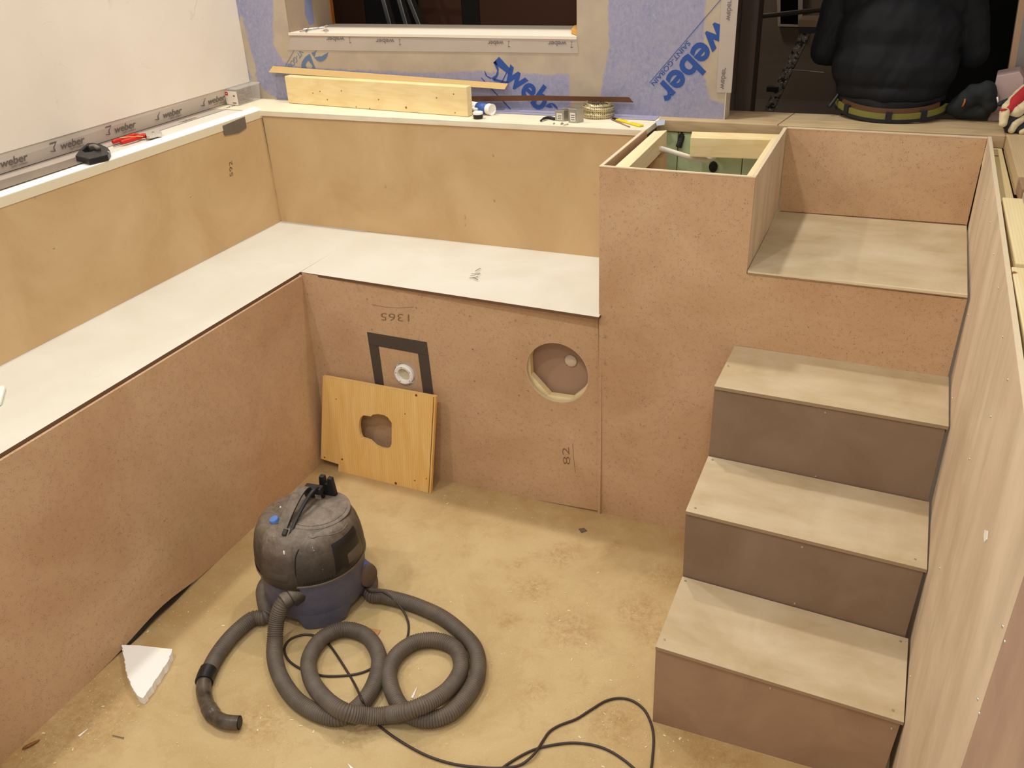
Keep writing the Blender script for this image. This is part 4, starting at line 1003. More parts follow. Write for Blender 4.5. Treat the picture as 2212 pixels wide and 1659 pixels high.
def small_screw(p, d, label, L_=.03, group=None, mat='steel', r=.0016, nm='loose_screw'):
    d = V(d).normalized(); m = MB(); m.lathe([(0, 0), (r * .3, .002), (r, .006), (r, L_ - .003), (r * 2.2, L_), (0, L_)], V(p), 8, d)
    return tag(m.build(nm, M[mat], smooth='auto'), label, 'screw', group)
small_screw(U(1194, 268, 2, 1.5035), (0, 1, .0), 'short dark screw on the ledge in front of the left bracket', .018)
small_screw(U(1210, 268, 2, 1.5035), (.3, 1, .0), 'thick short screw on the ledge between the brackets', .018, r=.003)
small_screw(U(1216, 271, 2, 1.5035), (.35, 1, .0), 'pale slanted screw on the ledge between the brackets', .032)
lbs = ['lowest screw of the loose pile on the back seat board', 'longest-lying upper screw of the loose pile on the back seat', 'right screw of the loose pile pointing towards the viewer', 'upper right screw of the loose pile, pointing away', 'middle slanted screw of the loose pile on the back seat']
for i, (x, y, dd) in enumerate([(1012, 600, (.7, .6, 0)), (1017, 590, (1, .25, 0)), (1020, 598, (.8, -.5, 0)), (1026, 586, (.15, 1, 0)), (1014, 596, (.9, .8, .05))]):
    small_screw(U(x, y, 2, .945 + .001 * i), dd, lbs[i], .04, 'screws piled on the back seat board')
wt = MB().prism([[U(*p, 2, .955) for p in [(-60, 870), (-40, 838), (8, 832), (10, 836), (1, 868), (-20, 880)]]], (0, 0, -.012)).build('plastic_scraper', M['white'], bevel=.002)
tag(wt, 'white plastic piece on the left seat board, cut off by the photo edge', 'scraper')
# things on the window sill
tw = thing('steel_bits_with_tag', U(680, 64, 2, wz), 'bundle of small steel bits with a white tag on the left of the window sill', 'fixings')
for i, (x0, y0, x1, y1) in enumerate([(648, 68, 690, 60), (655, 63, 700, 59), (660, 68, 668, 60), (680, 62, 708, 56)]):
    MB().tube([U(x0, y0, 2, wz + .006), U(x1, y1, 2, wz + .006)], .003, 6).build('steel_rod', M['steel'], tw)
MB().quad([U(695, 61, 2, wz + .012), U(703, 56, 2, wz + .012), U(707, 53, 2, wz + .03), U(699, 57, 2, wz + .03)], (0, .001, 0)).build('paper_tag', M['white'], tw)
ss = MB().prism([[U(*p, 2, wz + .02) for p in [(1234, 63), (1240, 55), (1246, 53), (1246, 67)]]], (0, 0, -.018)).build('wood_wedge', plain('orange_wood', 'd19a4a', .7), bevel=.001)
tag(ss, 'small orange wood wedge at the right end of the window sill', 'wedge')
# ================================================================== VACUUM CLEANER
vc = V((-1.245, -.875, 0))
vac = thing('vacuum_cleaner', vc, 'dusty black and blue tub vacuum cleaner standing on the pool floor', 'vacuum cleaner')
fd = V((.10, -1, 0)).normalized(); rd = V((1, .10, 0)).normalized()
prof = [(.178, .05), (.186, .07), (.190, .12), (.195, .19), (.198, .215)]
mb = MB(); mb.lathe([(0, .052), (.165, .052)] + prof + [(.192, .217)], vc, 64)
sk = MB(); ns = 96                                  # skirt below the tub with arched cut-outs
def zlow(th):
    z = .004
    for c_ in (-8, 82, 172, 262):
        dd = (th - c_ + 180) % 360 - 180
        if abs(dd) < 21: z = max(z, .05 * min(1, (21 - abs(dd)) / 8))
    return z
for i in range(ns):
    th = 360 * i / ns; a = math.radians(th); d = fd * math.cos(a) + rd * math.sin(a); z = zlow(th)
    for r_, zz_ in ((.1865, .072), (.180, z), (.172, z), (.178, .072)): sk.v.append(vc + d * r_ + V((0, 0, zz_)))
for i in range(ns):
    j = (i + 1) % ns
    for k in range(4): l = (k + 1) % 4; sk.f.append((4 * i + k, 4 * j + k, 4 * j + l, 4 * i + l))
sk.build('foot_skirt', M['vacblue'], vac, smooth='auto')
# cut-away notches in the foot rim
tub = mb.build('tub', M['vacblue'], vac, smooth='auto')
prof2 = [(.197, .217), (.201, .222), (.2005, .26), (.196, .30), (.187, .34), (.172, .372), (.158, .386), (.148, .391), (0, .394)]
MB().lathe(prof2, vc, 64).build('motor_housing', M['vacdark'], vac, smooth='auto')
def rad(z, P=prof + prof2[1:]):
    for (r0, z0), (r1, z1) in zip(P, P[1:]):
        if z0 <= z <= z1: return r0 + (r1 - r0) * (z - z0) / (z1 - z0)
    return P[-1][0]
def vs_(th, z, o=0):
    a = math.radians(th); d = fd * math.cos(a) + rd * math.sin(a); return vc + d * (rad(z) + o) + V((0, 0, z))
def patch(t0, t1, z0, z1, o, n=10, k=8, taper=0):
    m = MB()
    for j in range(k + 1):
        z = z0 + (z1 - z0) * j / k; s = 1 - taper * j / k; mid = (t0 + t1) / 2
        for i in range(n + 1):
            th = mid + (t0 - mid + (t1 - t0) * i / n) * s
            e = 0 if (i in (0, n) or j in (0, k)) else o
            m.v.append(vs_(th, z, e))
    for j in range(k):
        for i in range(n):
            a = j * (n + 1) + i; m.f.append((a, a + 1, a + n + 2, a + n + 1))
    return m
fpn = patch(-30, 16, .195, .375, .0075, 14, 10, .12).build('front_panel', dusty('dusty_front_panel', '352e29', '8a7868', -.1, .7, .8), vac, smooth=True)
patch(-22, 10, .235, .285, .0105, 8, 4, 0).build('recessed_label', plain('worn_label', '4c423a', .5), fpn, smooth=True)
grl = patch(55, 100, .235, .355, .006, 10, 8, .1).build('side_grille', plain('side_grille_black', '211d1a', .35), vac, smooth=True)
patch(68, 96, .245, .305, .009, 6, 4, 0).build('rating_plate', plain('scuffed_plate', '5f5246', .5), grl, smooth=True)
for t0, t1 in ((22, 52), (-60, -36)):
    th = t0
    while th < t1:
        p = vs_(th, .232, .0005); a = math.radians(th); d = fd * math.cos(a) + rd * math.sin(a); s_ = V((0, 0, 1)).cross(d)
        MB().obox(p, s_ * .0016, d * .0015, V((0, 0, .0035))).build('vent_slot', M['black'], vac); th += 2.6
rim = MB(); rim.lathe([(.197, .214), (.2035, .216), (.2035, .221), (.199, .224)], vc, 64); rim.build('seam_rim', plain('dusty_seam', '6f6052', .6), vac, smooth='auto')
lidc = vc + rd * .036 - fd * .034
lid_o = MB().lathe([(.122, .380), (.121, .393), (.114, .399), (0, .403)], lidc, 48).build('lid', M['vactop'], vac, smooth='auto')
MB().lathe([(.110, .3985), (.1095, .4015), (.107, .4015), (.1065, .399)], lidc, 48).build('lid_ridge', M['vactop'], lid_o, smooth=True)
def vhit(px, py):
    d = CF + CR * ((px - 1106) / FPX) - CU * ((py - 829.5) / FPX); t = 2.0
    while t < 5:
        p = CAMC + d * t; r_ = math.hypot(p.x - vc.x, p.y - vc.y)
        if .06 < p.z < .394 and r_ < rad(p.z): break
        t += .0015
    return p
bt = vhit(594, 1126)
MB().lathe([(.0175, -.004), (.0175, .010), (.0155, .014), (0, .0155)], bt, 24, (-.15, -.2, 1)).build('button', M['button'], vac, smooth='auto')
MB().lathe([(.021, -.006), (.021, .002), (.0175, .002)], bt, 24, (-.15, -.2, 1)).build('button_collar', M['vacdark'], vac, smooth='auto')
sw = vhit(618, 1153)
sws = MB().obox(sw, rd * .013, (fd * .6 + V((0, 0, -.35))).normalized() * .019, V((.02, -.5, .8)).normalized() * .006).build('switch_surround', M['vactop'], vac, bevel=.003)
MB().obox(sw + V((.0, -.004, .009)), rd * .008, (fd * .6 + V((0, 0, -.35))).normalized() * .012, V((.02, -.5, .8)).normalized() * .005).build('power_switch', M['black'], sws, bevel=.002)
for line, mt in (([(645, 1128), (668, 1160), (690, 1158), (716, 1155), (738, 1146), (750, 1132)], 'vactop'), ([(668, 1160), (645, 1188), (638, 1210), (639, 1240), (642, 1270)], 'black'), ([(578, 1146), (577, 1170), (581, 1205), (586, 1240), (590, 1262)], 'vactop'), ([(590, 1212), (624, 1217), (628, 1250), (592, 1244), (590, 1212)], 'vactop')):
    MB().tube(spline([vhit(*p) for p in line], 5), .0022, 6).build('shell_ridge', M[mt], vac, smooth=True)
for (x, y, r_) in ((616, 1193, .006), (606, 1096, .006), (675, 1183, .002), (678, 1189, .002), (726, 1174, .002), (697, 1230, .002), (595, 1158, .002), (715, 1147, .002)):
    p = vhit(x, y); nn = V((p.x - vc.x, p.y - vc.y, .08)).normalized()
    p = p + nn * (.008 if x < 640 and y > 1155 else 0)
    MB().ball(p, (r_ * .6, r_ * .6, r_ * (1.6 if r_ > .004 and y > 1150 else .8)), 8, 6).build('paint_spot', M['white'], vac, smooth=True)
# handle: two straps rising from the front and meeting the rear bridge
def hpt(s, f_, z): return vc + rd * s + fd * f_ + V((0, 0, z))
def strap(pts, w_, t_, nm, mat='vacdark'):
    pts = spline(pts, 8); m = MB(); L0 = None
    for i, p in enumerate(pts):
        t = (pts[min(i + 1, len(pts) - 1)] - pts[max(i - 1, 0)]).normalized(); n2 = t.cross(rd).normalized()
        for a, b in ((-1, -1), (1, -1), (1, 1), (-1, 1)): m.v.append(p + rd * w_ * a + n2 * t_ * b)
    for i in range(len(pts) - 1):
        for k in range(4): l = (k + 1) % 4; m.f.append((i * 4 + k, i * 4 + l, i * 4 + 4 + l, i * 4 + 4 + k))
    n = len(pts); m.f += [(3, 2, 1, 0), (4 * n - 4, 4 * n - 3, 4 * n - 2, 4 * n - 1)]
    return m.build(nm, M[mat], vac, bevel=.002)
strap([hpt(-.035, .105, .385), hpt(-.032, .07, .415), hpt(-.025, .01, .452), hpt(-.020, -.04, .468), hpt(-.018, -.07, .455), hpt(-.018, -.085, .405)], .020, .0045, 'handle_strap')
strap([hpt(.002, .10, .388), hpt(.006, .05, .418), hpt(.014, -.01, .448), hpt(.022, -.055, .462), hpt(.026, -.085, .448), hpt(.028, -.10, .40)], .006, .005, 'handle_strap', 'black')
MB().obox(hpt(.004, -.082, .445), rd * .035, fd * .016, V((0, 0, .014))).build('handle_bridge', M['black'], vac, bevel=.005)
hk = MB(); q = [hpt(x, -.135, z) for x, z in [(.006, .37), (.074, .37), (.068, .42), (.062, .475), (.045, .478), (.042, .450), (.034, .450), (.031, .480), (.011, .480), (.008, .45)]]
hk.prism([q], fd * .02).build('cable_hook', M['black'], vac, bevel=.003)
# castor housing at the right and feet
cw = U(796, 1243, 2, .115); cdir = (rd * 1.0 + fd * .55).normalized()
sdo = MB().lathe([(.05, -.075), (.052, -.01), (.047, 0)], cw, 32, cdir, (0, 0, 1), .7).build('side_outlet', M['rimblue'], vac, smooth='auto')
MB().lathe([(.051, -.006), (.0495, .004), (.043, .007), (0, .008)], cw, 32, cdir, (0, 0, 1), .75).build('outlet_cap', M['disc'], sdo, smooth='auto')
for th in (73, -107): 
    a = math.radians(th); d = fd * math.cos(a) + rd * math.sin(a)
    MB().lathe([(.02, -.012), (.02, .012)], vc + d * .12 + V((0, 0, .02)), 16, d).build('castor', M['black'], vac, smooth='auto')
pc = U(630, 1288, 2, .165); pd = (fd * .75 - rd * .55 + V((0, 0, -.18))).normalized()
MB().lathe([(.040, -.05), (.040, .0), (.037, .006), (.030, .008)], pc, 32, pd).build('hose_port', M['vacdark'], vac, smooth='auto')
MB().lathe([(.0285, -.01), (.030, .012), (.031, .035), (.027, .038)], pc, 32, pd).build('hose_collar', M['vactop'], vac, smooth='auto')
# hose: one long ribbed tube
G = lambda x, y, z=.029: U(400 + x / 2.517, 1000 + y / 2.517, 2, z)
hs = [pc + pd * .02, pc + pd * .045 + V((0, 0, -.012)), G(497, 860, .095), G(488, 960, .045), G(487, 1060, .029), G(520, 1170), G(600, 1285), G(720, 1360), G(840, 1385), G(930, 1335), G(1000, 1255), G(1045, 1150), G(1050, 1040), G(985, 940), G(865, 905, .03), G(750, 950, .03), G(678, 1050, .032), G(680, 1160, .034), G(740, 1260, .055), G(850, 1345, .078), G(980, 1375, .05), G(1100, 1370, .040), G(1220, 1345, .078), G(1350, 1290, .072), G(1450, 1210, .035), G(1500, 1110, .03), G(1470, 1010), G(1370, 965), G(1250, 975), G(1150, 1045), G(1108, 1140), G(1130, 1250), G(1190, 1345), G(1300, 1395), G(1430, 1365), G(1530, 1270), G(1590, 1150), G(1580, 1020), G(1510, 930), G(1390, 835), G(1230, 765), G(1090, 728), G(1010, 712), V((-1.095, -.742, .029)), V((-1.208, -.670, .029)), V((-1.351, -.695, .029)), V((-1.440, -.802, .029)), V((-1.455, -.93, .029)), G(440, 825), G(360, 850), G(260, 935), G(180, 1035), G(128, 1130), G(112, 1165)]
cl = resample(spline(hs, 14), .0013)
rr = []
for i in range(len(cl)): rr.append(.0240 + .0046 * math.sqrt(abs(math.cos(i / 6 * math.pi))))
hso = MB().tube(cl, rr, 12).build('hose', M['hose'], vac, smooth=True, weld=False)
e0 = cl[-1]; e1 = G(100, 1200, .029)
wd = [e0 + (cl[-20] - e0) * .2, G(115, 1160, .029), G(104, 1200, .03)]
MB().tube(resample(spline([G(128, 1125, .029), G(112, 1160, .029), G(102, 1195, .029)], 8), .004), .0305, 20).build('hose_cuff', M['black'], hso, smooth='auto')
wp = resample(spline([G(104, 1190, .028), G(100, 1240, .026), G(118, 1310, .026), G(155, 1372, .028), G(215, 1405, .03), G(305, 1412, .032)], 10), .006)
n = len(wp); wnd = MB().tube(wp, [.0255 - .0035 * i / n + (.003 if .45 < i / n < .6 else 0) for i in range(n)], 20, caps=False).build('bent_wand', M['wand'], vac, smooth=True)
MB().tube([wp[-1] + (wp[-2] - wp[-1]) * .5, wp[-1] + (wp[-1] - wp[-2]) * .3], .0195, 20).build('wand_opening', M['black'], wnd)
c4 = lambda x, y, z=.005: U(960 + x / 3.613, 1200 + y / 3.613, 2, z)
g5 = lambda x, y, z=.005: G(x, y, z)
cab = [vc + rd * .12 - fd * .14 + V((0, 0, .06)), g5(990, 690, .06), g5(1080, 703, .062), g5(1165, 775, .03), g5(1213, 870), g5(1203, 965), g5(1160, 1010), g5(1090, 1065), g5(1035, 1105), g5(960, 1140), g5(870, 1156), g5(760, 1158), g5(690, 1140), g5(620, 1115), g5(560, 1070), g5(540, 1010), g5(570, 960), g5(640, 935), g5(710, 940), g5(760, 965), g5(800, 1010), g5(860, 1100), g5(920, 1200), g5(955, 1275, .06), g5(980, 1330, .03), g5(1010, 1380), g5(1050, 1425), g5(1150, 1500), g5(1300, 1585), g5(1450, 1635), g5(1600, 1655), c4(450, 1658), c4(590, 1635, .005), c4(700, 1550, .014), c4(770, 1445), c4(820, 1375), c4(900, 1325), c4(1030, 1275), c4(1150, 1200), c4(1260, 1135), c4(1370, 1113), c4(1470, 1135), c4(1560, 1205), c4(1612, 1310), c4(1632, 1420), c4(1625, 1560), c4(1608, 1680), c4(1560, 1740), c4(1500, 1680), c4(1400, 1595), c4(1280, 1520), c4(1150, 1477), c4(1000, 1462), c4(850, 1478), c4(700, 1515), c4(560, 1585), c4(440, 1670), c4(380, 1760)]
MB().tube(resample(spline(cab, 10), .006), .0043, 8).build('power_cable', M['cable'], vac, smooth=True, weld=False)
# ================================================================== LOOSE BITS ON THE FLOOR
fo_ = MB(); topf = [U(*p, 2, .032) for p in [(263, 1393), (300, 1394), (372, 1402), (362, 1430), (345, 1455), (330, 1478), (308, 1508), (295, 1500), (284, 1482), (272, 1450), (268, 1420)]]
random.seed(5); jag = []
for i in range(len(topf)):
    a, b = topf[i], topf[(i + 1) % len(topf)]; m_ = 1 if i < 2 else max(2, int((b - a).length / .008))
    for k in range(m_):
        p = a.lerp(b, k / m_)
        if k: p = p + V((random.uniform(-.002, .002), random.uniform(-.002, .002), 0))
        jag.append(p)
base_ = [p + V((random.uniform(-.002, .002), random.uniform(-.002, .002), -.031)) for p in jag]; n = len(jag)
tri = tessellate_polygon([jag]); fo_.add(jag + base_, [tuple(t) for t in tri] + [tuple(q + n for q in t) for t in tri] + [(i, (i + 1) % n, (i + 1) % n + n, i + n) for i in range(n)]); tag(fo_.build('polystyrene_offcut', M['foam'], bevel=.002), 'white triangular polystyrene offcut on the floor by the left bench', 'polystyrene')
tag(MB().prism([[U(*p, 2, .004) for p in [(770, 1351), (822, 1361), (813, 1377), (800, 1366)]]], (0, 0, -.003)).build('wood_chip', plain('orange_wood_chip', 'b9834a')), 'thin pointed wood chip between the vacuum and its hose coil', 'wood chip')
def sliver(a, b, w_, nm, label, cat='plastic sliver', mat='white', z=.003):
    a = U(*a, 2, z); b = U(*b, 2, z); d = (b - a); n = V((-d.y, d.x, 0)).normalized() * w_
    tag(MB().prism([[a - n, b - n * .15, b + n * .15, a + n]], (0, 0, -.002)).build(nm, M[mat]), label, cat)
sliver((170, 1590), (190, 1574), .004, 'plastic_sliver', 'white wedge sliver on the floor right of the bent wood shaving')
sliver((890, 1507), (901, 1484), .004, 'plastic_sliver', 'white wedge sliver inside the right hose coil')
sliver((762, 1662), (752, 1650), .004, 'plastic_sliver', 'white sliver at the bottom edge below the hose')
small_screw(U(241, 1588, 2, .004), (1, .12, 0), 'pale nail lying on the floor near the lower left', .045, nm='loose_nail')
tag(MB().tube(spline([U(48, 1618, 2, .004), U(62, 1610, 2, .010), U(86, 1598, 2, .004)], 6), [.0015 + .004 * math.sin(math.pi * i / 12) for i in range(13)], 6).build('wood_shaving', plain('brown_shaving', '8a5a30')), 'curled brown wood shaving at the lower left of the floor', 'wood shaving')
tag(MB().prism([[U(*p, 2, .004) for p in [(1250, 1142), (1262, 1140), (1268, 1146), (1256, 1150)]]], (0, 0, -.003)).build('dark_scrap', plain('grey_scrap', '6d6253')), 'tiny grey scrap on the floor below the column board', 'scrap')
rb_ = spline([V((BX + .004, -1.42, .006)), V((BX + .010, -1.32, .010)), V((BX + .008, -1.20, .022)), V((BX + .008, -1.08, .014)), V((BX + .003, -.96, .008))], 10)
tag(MB().tube(rb_, [.003 + .013 * math.sin(math.pi * i / 40) for i in range(41)], 8).build('rubber_strip', M['rubber'], smooth=True), 'dark rubber strip squeezed out under the left bench front', 'rubber strip')
random.seed(11)
cm = MB(); cr_ = [(900, 1080), (1180, 1110), (1000, 1060), (700, 1030), (560, 1210), (420, 1330), (300, 1560), (180, 1490), (1300, 1560), (1400, 1600), (1340, 1500), (1200, 1300), (1100, 1450), (620, 1580), (1480, 1580), (1250, 1400), (240, 1500), (120, 1600)]
for i in range(1200):
    a = random.choice(cr_) if random.random() < .75 else (random.uniform(150, 1500), random.uniform(1100, 1655))
    p = U(a[0] + random.gauss(0, 60), a[1] + random.gauss(0, 34), 2, .0012)
    if p.x < BX + .02 or p.y > -.06 or (p.x > .06 and p.y > -1.03) or p.x > .74: continue
    L_ = random.uniform(.0008, .0028) * (2.2 if random.random() < .12 else 1); t = random.uniform(0, 3.14); d = V((math.cos(t), math.sin(t), 0)) * L_; n = V((-d.y, d.x, 0)) * random.uniform(.2, .6)
    cm.add([p - d - n, p + d - n, p + d + n, p - d + n, p + V((0, 0, .0014))], [(0, 1, 4), (1, 2, 4), (2, 3, 4), (3, 0, 4)])
o = cm.build('sawdust_crumbs', plain('sawdust', 'f3e2ae', .8, var=.25, scale=50), kind='stuff'); tag(o, 'pale sawdust crumbs scattered over the pool floor', 'sawdust')
# bucket cut by the lower-left corner
bp = V((-1.655, -2.06, 0))
bk_ = thing('bucket', bp, 'grey bucket cut off by the lower left corner of the photo', 'bucket')
bm_ = plain('grey_bucket', '7d7c78', .35)
MB().lathe([(0, 0.001), (.078, .001), (.095, .16), (.102, .162), (.103, .172), (.096, .174), (.092, .16), (.075, .01), (0, .01)], bp, 40).build('body', bm_, bk_, smooth='auto')
MB().lathe([(0, .10), (.086, .10)], bp, 40).build('contents', plain('dark_contents', '3b352e', .7), bk_)
# ================================================================== GLOVES
gw = plain('cream_glove_leather', 'd8c49a', .8, var=.2, scale=60); gr = plain('red_glove_fabric', 'b3262a', .8, var=.15, scale=50); gk = plain('black_glove_rubber', '1c1b20', .6); gn = plain('navy_glove_cuff', '1d2438', .7)
GY = .86
def gp(x, y, yy=GY): return U(2100 + x / 7.54, 120 + y / 7.54, 1, yy)
g1 = thing('work_glove', gp(700, 900), 'red and cream work glove lying on top at the right edge', 'glove')
def blob(name, prims, mat, parent, vx=.004, disp=None):
    m = MB()
    for p in prims:
        if p[0] == 'c': m.caps(*p[1:])
        else: m.ball(*p[1:])
    o = m.build(name, mat, parent, weld=False); return remesh(o, vx, 3, disp)
wr = lambda a, f_=25: (lambda c: a * noise.noise(V(c) * f_))
blob('finger', [('c', gp(530, 930, .80), .0182, gp(500, 1110, .775), .0142)], gw, g1, disp=wr(.0015, 60))
blob('finger', [('c', gp(690, 930, .83), .0243, gp(760, 900, .84), .0216)], gw, g1, disp=wr(.002, 60))
blob('finger', [('c', gp(800, 860, .84), .0189, gp(900, 780, .87), .0189)], gw, g1, disp=wr(.002, 60))
blob('back_of_hand', [('c', gp(560, 850, .83), .0189, gp(680, 790, .88), .0297), ('c', gp(680, 790, .88), .0297, gp(900, 660, .96), .0473), ('c', gp(760, 760, .90), .0297, gp(960, 740, .95), .0405)], gw, g1, disp=wr(.002, 40))
blob('red_stripe', [('c', gp(600, 880, .82), .0162, gp(720, 740, .865), .0223), ('c', gp(720, 740, .865), .0223, gp(900, 610, .93), .0297)], gr, g1, .003)
MB().tube([gp(455, 885, .79), gp(530, 880, .787), gp(600, 890, .80)], .004, 6).build('red_band', gr, g1, smooth=True)
MB().tube(spline([gp(690, 770, .845), gp(740, 810, .835), gp(800, 850, .83)], 5), .0035, 8).build('piping', gw, g1, smooth=True)
blob('thumb', [('c', gp(450, 790, .87), .0101, gp(620, 740, .90), .0148)], gn, g1)
blob('cuff', [('c', gp(640, 700, .93), .0081, gp(860, 560, .99), .0135), ('c', gp(860, 560, .99), .0135, gp(1100, 500, 1.0), .0405)], gn, g1)
g2 = thing('work_glove', gp(750, 1150), 'black glove with pale finger pads underneath at the right edge', 'glove')
blob('palm', [('c', gp(560, 1110, .80), .0189, gp(640, 1050, .83), .0270), ('c', gp(640, 1060, .83), .0270, gp(850, 1060, .88), .0405), ('c', gp(600, 1200, .80), .0162, gp(800, 1180, .82), .0243), ('c', gp(800, 1240, .80), .0162, gp(1000, 1200, .84), .0270)], gk, g2)
blob('finger', [('c', gp(640, 1220, .785), .0121, gp(690, 1130, .79), .0135), ('c', gp(690, 1130, .79), .0135, gp(860, 1010, .84), .0108)], gw, g2, .003, wr(.001, 60))
blob('finger', [('c', gp(800, 1250, .785), .0094, gp(900, 1210, .80), .0121)], gw, g2, .003)
# ================================================================== PERSON
X0 = .485
per = thing('person', (X0, 1.03, 1.50), 'person in a dark jacket sitting on the doorway plank, back to the camera', 'person')
skin = plain('skin', 'c08f72', .5, var=.05); blk = plain('black_trousers', '1a191b', .8, var=.2, scale=20)
jk = NT('dark_navy_jacket'); jk = jk.done(jk.mix(jk.noise(30, 4), col('0b0b0d'), col('121215')), .75, 0, .25, jk.noise(260, 2), .08, .001)
def PP(a, b, c): return V((X0 + a, b, c))
body = []
body += [('c', PP(0, 1.07, 1.60), .13, PP(0, 1.13, 1.85), .135), ('c', PP(-.10, 1.16, 1.98), .085, PP(.10, 1.16, 1.98), .085), ('c', PP(-.08, 1.08, 1.60), .10, PP(.08, 1.08, 1.60), .10), ('c', PP(0, 1.18, 2.0), .065, PP(0, 1.23, 2.14), .055),
         ('b', PP(0, 1.275, 2.235), (.076, .098, .115)), ('c', PP(0, 1.31, 2.165), .045, PP(0, 1.335, 2.15), .035), ('c', PP(0, 1.368, 2.225), .012, PP(0, 1.378, 2.20), .015),
         ('b', PP(-.078, 1.27, 2.225), (.012, .02, .03)), ('b', PP(.078, 1.27, 2.225), (.012, .02, .03))]
for s in (-1, 1):
    body += [('c', PP(s * .10, 1.08, 1.60), .088, PP(s * .13, 1.50, 1.575), .062), ('c', PP(s * .13, 1.50, 1.57), .06, PP(s * .14, 1.50, 1.16), .042), ('c', PP(s * .14, 1.50, 1.11), .036, PP(s * .15, 1.66, 1.09), .030),
             ('c', PP(s * .20, 1.16, 1.97), .062, PP(s * .265, 1.17, 1.72), .048), ('c', PP(s * .265, 1.17, 1.72), .045, PP(s * .17, 1.38, 1.66), .03),
             ('c', PP(s * .17, 1.38, 1.66), .030, PP(s * .145, 1.44, 1.655), .032)]
bo = blob('body', body, skin, per, .009)
for s in (-1, 1):   # hands resting between the knees
    h0 = PP(s * .145, 1.45, 1.655)
    for k, (dxx, L_) in enumerate([(-.03, .062), (-.01, .072), (.010, .068), (.028, .055)]):
        p1 = h0 + V((dxx, .03, .0)); p2 = p1 + V((0, L_ * .5, -.006)); p3 = p2 + V((0, L_ * .3, -.024)); p4 = p3 + V((0, L_ * .08, -.016))
        MB().tube(spline([p1, p2, p3, p4], 4), [.0095] * 5 + [.0088] * 4 + [.008] * 3 + [.006], 8).build('finger', skin, per, smooth=True)
    MB().tube(spline([h0 + V((-s * .035, 0, 0)), h0 + V((-s * .058, .022, -.004)), h0 + V((-s * .066, .05, -.012))], 5), [.012] * 6 + [.0105] * 4 + [.008], 8).build('thumb', skin, per, smooth=True)
for s in (-1, 1): MB().ball(PP(s * .03, 1.362, 2.245), .011).build('eye', M['white'], per, smooth=True)
MB().tube([PP(-.024, 1.372, 2.175), PP(0, 1.377, 2.174), PP(.024, 1.372, 2.175)], .004, 6).build('mouth', plain('lips', '9c5e52', .5), per, smooth=True)
blob('hair', [('b', PP(0, 1.262, 2.262), (.085, .098, .10)), ('b', PP(0, 1.225, 2.215), (.078, .07, .08))], plain('dark_hair', '2a211b', .7, var=.3, scale=80), per, .007)
def fold(c):
    p = V(c); q = p.z * 6 + abs(p.x - .48) * 9; k = noise.noise(V((p.x * 4, p.y * 5, q * 1.3))) * .012 + (abs(noise.noise(V((p.x * 9 + p.z * 6, p.y * 5, q * 2.2)))) - .2) * .007
    return k
jr = [('b', PP(0, 1.05, 1.68), (.238, .178, .165)), ('b', PP(0, 1.075, 1.80), (.232, .170, .20)), ('b', PP(0, 1.13, 1.92), (.245, .155, .16)), ('c', PP(-.15, 1.16, 2.0), .088, PP(.15, 1.16, 2.0), .088), ('b', PP(0, 1.045, 1.60), (.215, .172, .075)),
      ('c', PP(0, 1.17, 2.03), .085, PP(0, 1.20, 2.08), .07)]
for s in (-1, 1): jr += [('c', PP(s * .215, 1.16, 1.98), .080, PP(s * .275, 1.15, 1.73), .066), ('c', PP(s * .275, 1.15, 1.73), .062, PP(s * .185, 1.35, 1.665), .044)]
blob('jacket', jr, jk, per, .009, fold)
tro = [('b', PP(0, 1.05, 1.575), (.212, .170, .072)), ('b', PP(0, 1.03, 1.545), (.175, .15, .045))]
for s in (-1, 1): tro += [('c', PP(s * .10, 1.10, 1.60), .098, PP(s * .13, 1.50, 1.585), .074), ('c', PP(s * .13, 1.50, 1.58), .074, PP(s * .14, 1.50, 1.20), .066)]
blob('trousers', tro, blk, per, .009, lambda c: .4 * fold(c))
for s in (-1, 1): blob('boot', [('c', PP(s * .14, 1.50, 1.20), .056, PP(s * .14, 1.50, 1.10), .05), ('c', PP(s * .14, 1.50, 1.094), .044, PP(s * .15, 1.68, 1.088), .038)], M['rubber'], per, .008)
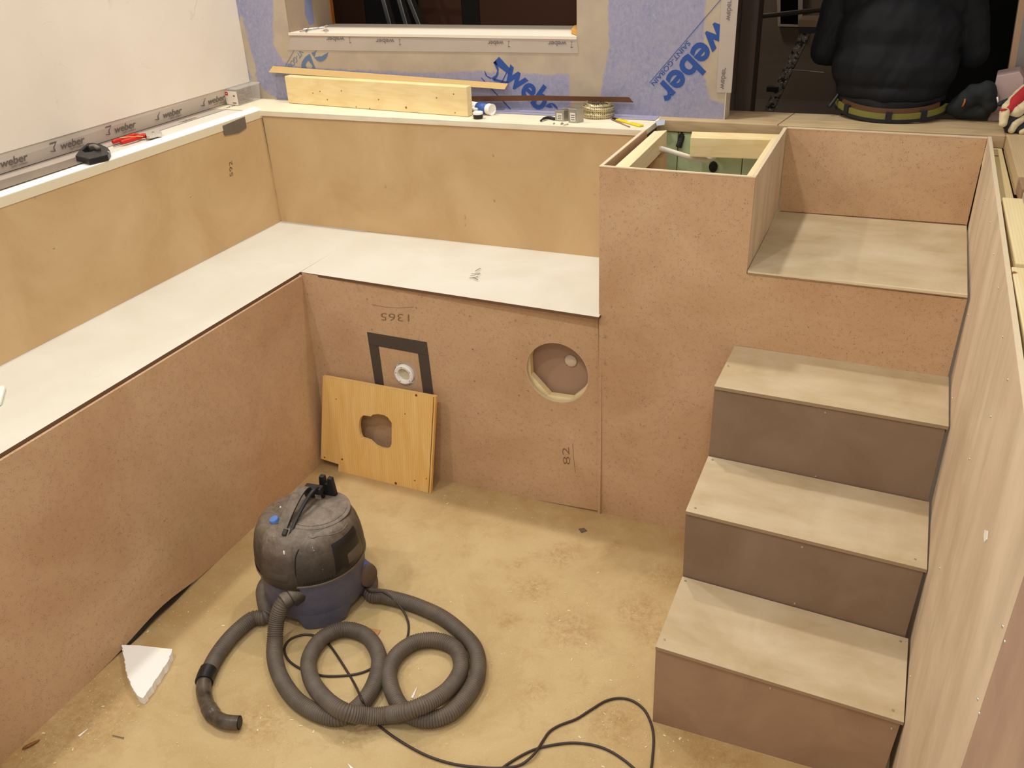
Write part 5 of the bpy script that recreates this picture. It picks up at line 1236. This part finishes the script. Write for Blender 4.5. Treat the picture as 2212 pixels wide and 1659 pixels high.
# tool belt: yellow-green piping, brown leather band, black loops
def belt(rx, ry, z, h, th, a0, a1, mat, nm, tilt=.0, cy=1.045):
    m = MB(); n = 50
    for i in range(n + 1):
        t = math.radians(a0 + (a1 - a0) * i / n); zz_ = z + tilt * (1 + math.sin(t))
        for r_, q in ((0, 0), (th, 0), (th, h), (0, h)):
            m.v.append(V((X0 + .01 + (rx + r_) * math.cos(t), cy + (ry + r_) * math.sin(t), zz_ + q)))
    for i in range(n):
        for k in range(4): l = (k + 1) % 4; m.f.append((4 * i + k, 4 * i + l, 4 * i + 4 + l, 4 * i + 4 + k))
    m.f += [(3, 2, 1, 0), (4 * n, 4 * n + 1, 4 * n + 2, 4 * n + 3)]
    return m.build(nm, mat, per, smooth='auto')
yel = plain('yellow_green_belt', '76712f', .6, var=.2, scale=20); brn = plain('brown_leather', '5c3a20', .6)
belt(.205, .178, 1.512, .024, .012, 190, 345, yel, 'belt_piping', .03)
belt(.198, .172, 1.530, .024, .008, 205, 330, brn, 'belt_leather', .03)
belt(.208, .182, 1.503, .012, .012, 190, 350, blk, 'belt_base', .03)
for a in (222, 270, 305): belt(.207, .180, 1.508, .036, .016, a - 3, a + 3, blk, 'belt_loop', .03)
pk = blob('tool_pouch', [('c', V((.735, .98, 1.545)), .036, V((.79, .98, 1.60)), .04), ('c', V((.79, .98, 1.60)), .04, V((.825, .97, 1.615)), .036), ('c', V((.825, .97, 1.615)), .036, V((.848, .965, 1.565)), .03), ('c', V((.74, .985, 1.53)), .026, V((.83, .975, 1.535)), .028)], plain('black_pouch', '16191a', .8), per, .006, lambda c: .006 * noise.noise(V(c) * 30))
MB().tube([V((.752, .935, 1.56)), V((.757, .935, 1.575)), V((.757, .94, 1.588))], .0035, 8).build('orange_tool_grip', plain('orange_grip', 'a86018', .5), per, smooth=True)
MB().tube([V((.866, .945, 1.598)), V((.874, .945, 1.575))], .003, 8).build('pouch_buckle', M['cream'], per, smooth=True)
MB().tube(spline([V((.300, 1.0, 1.60)), V((.285, .975, 1.57)), V((.262, .95, 1.535))], 4), .007, 8).build('knife_sheath', M['black'], per, smooth=True)
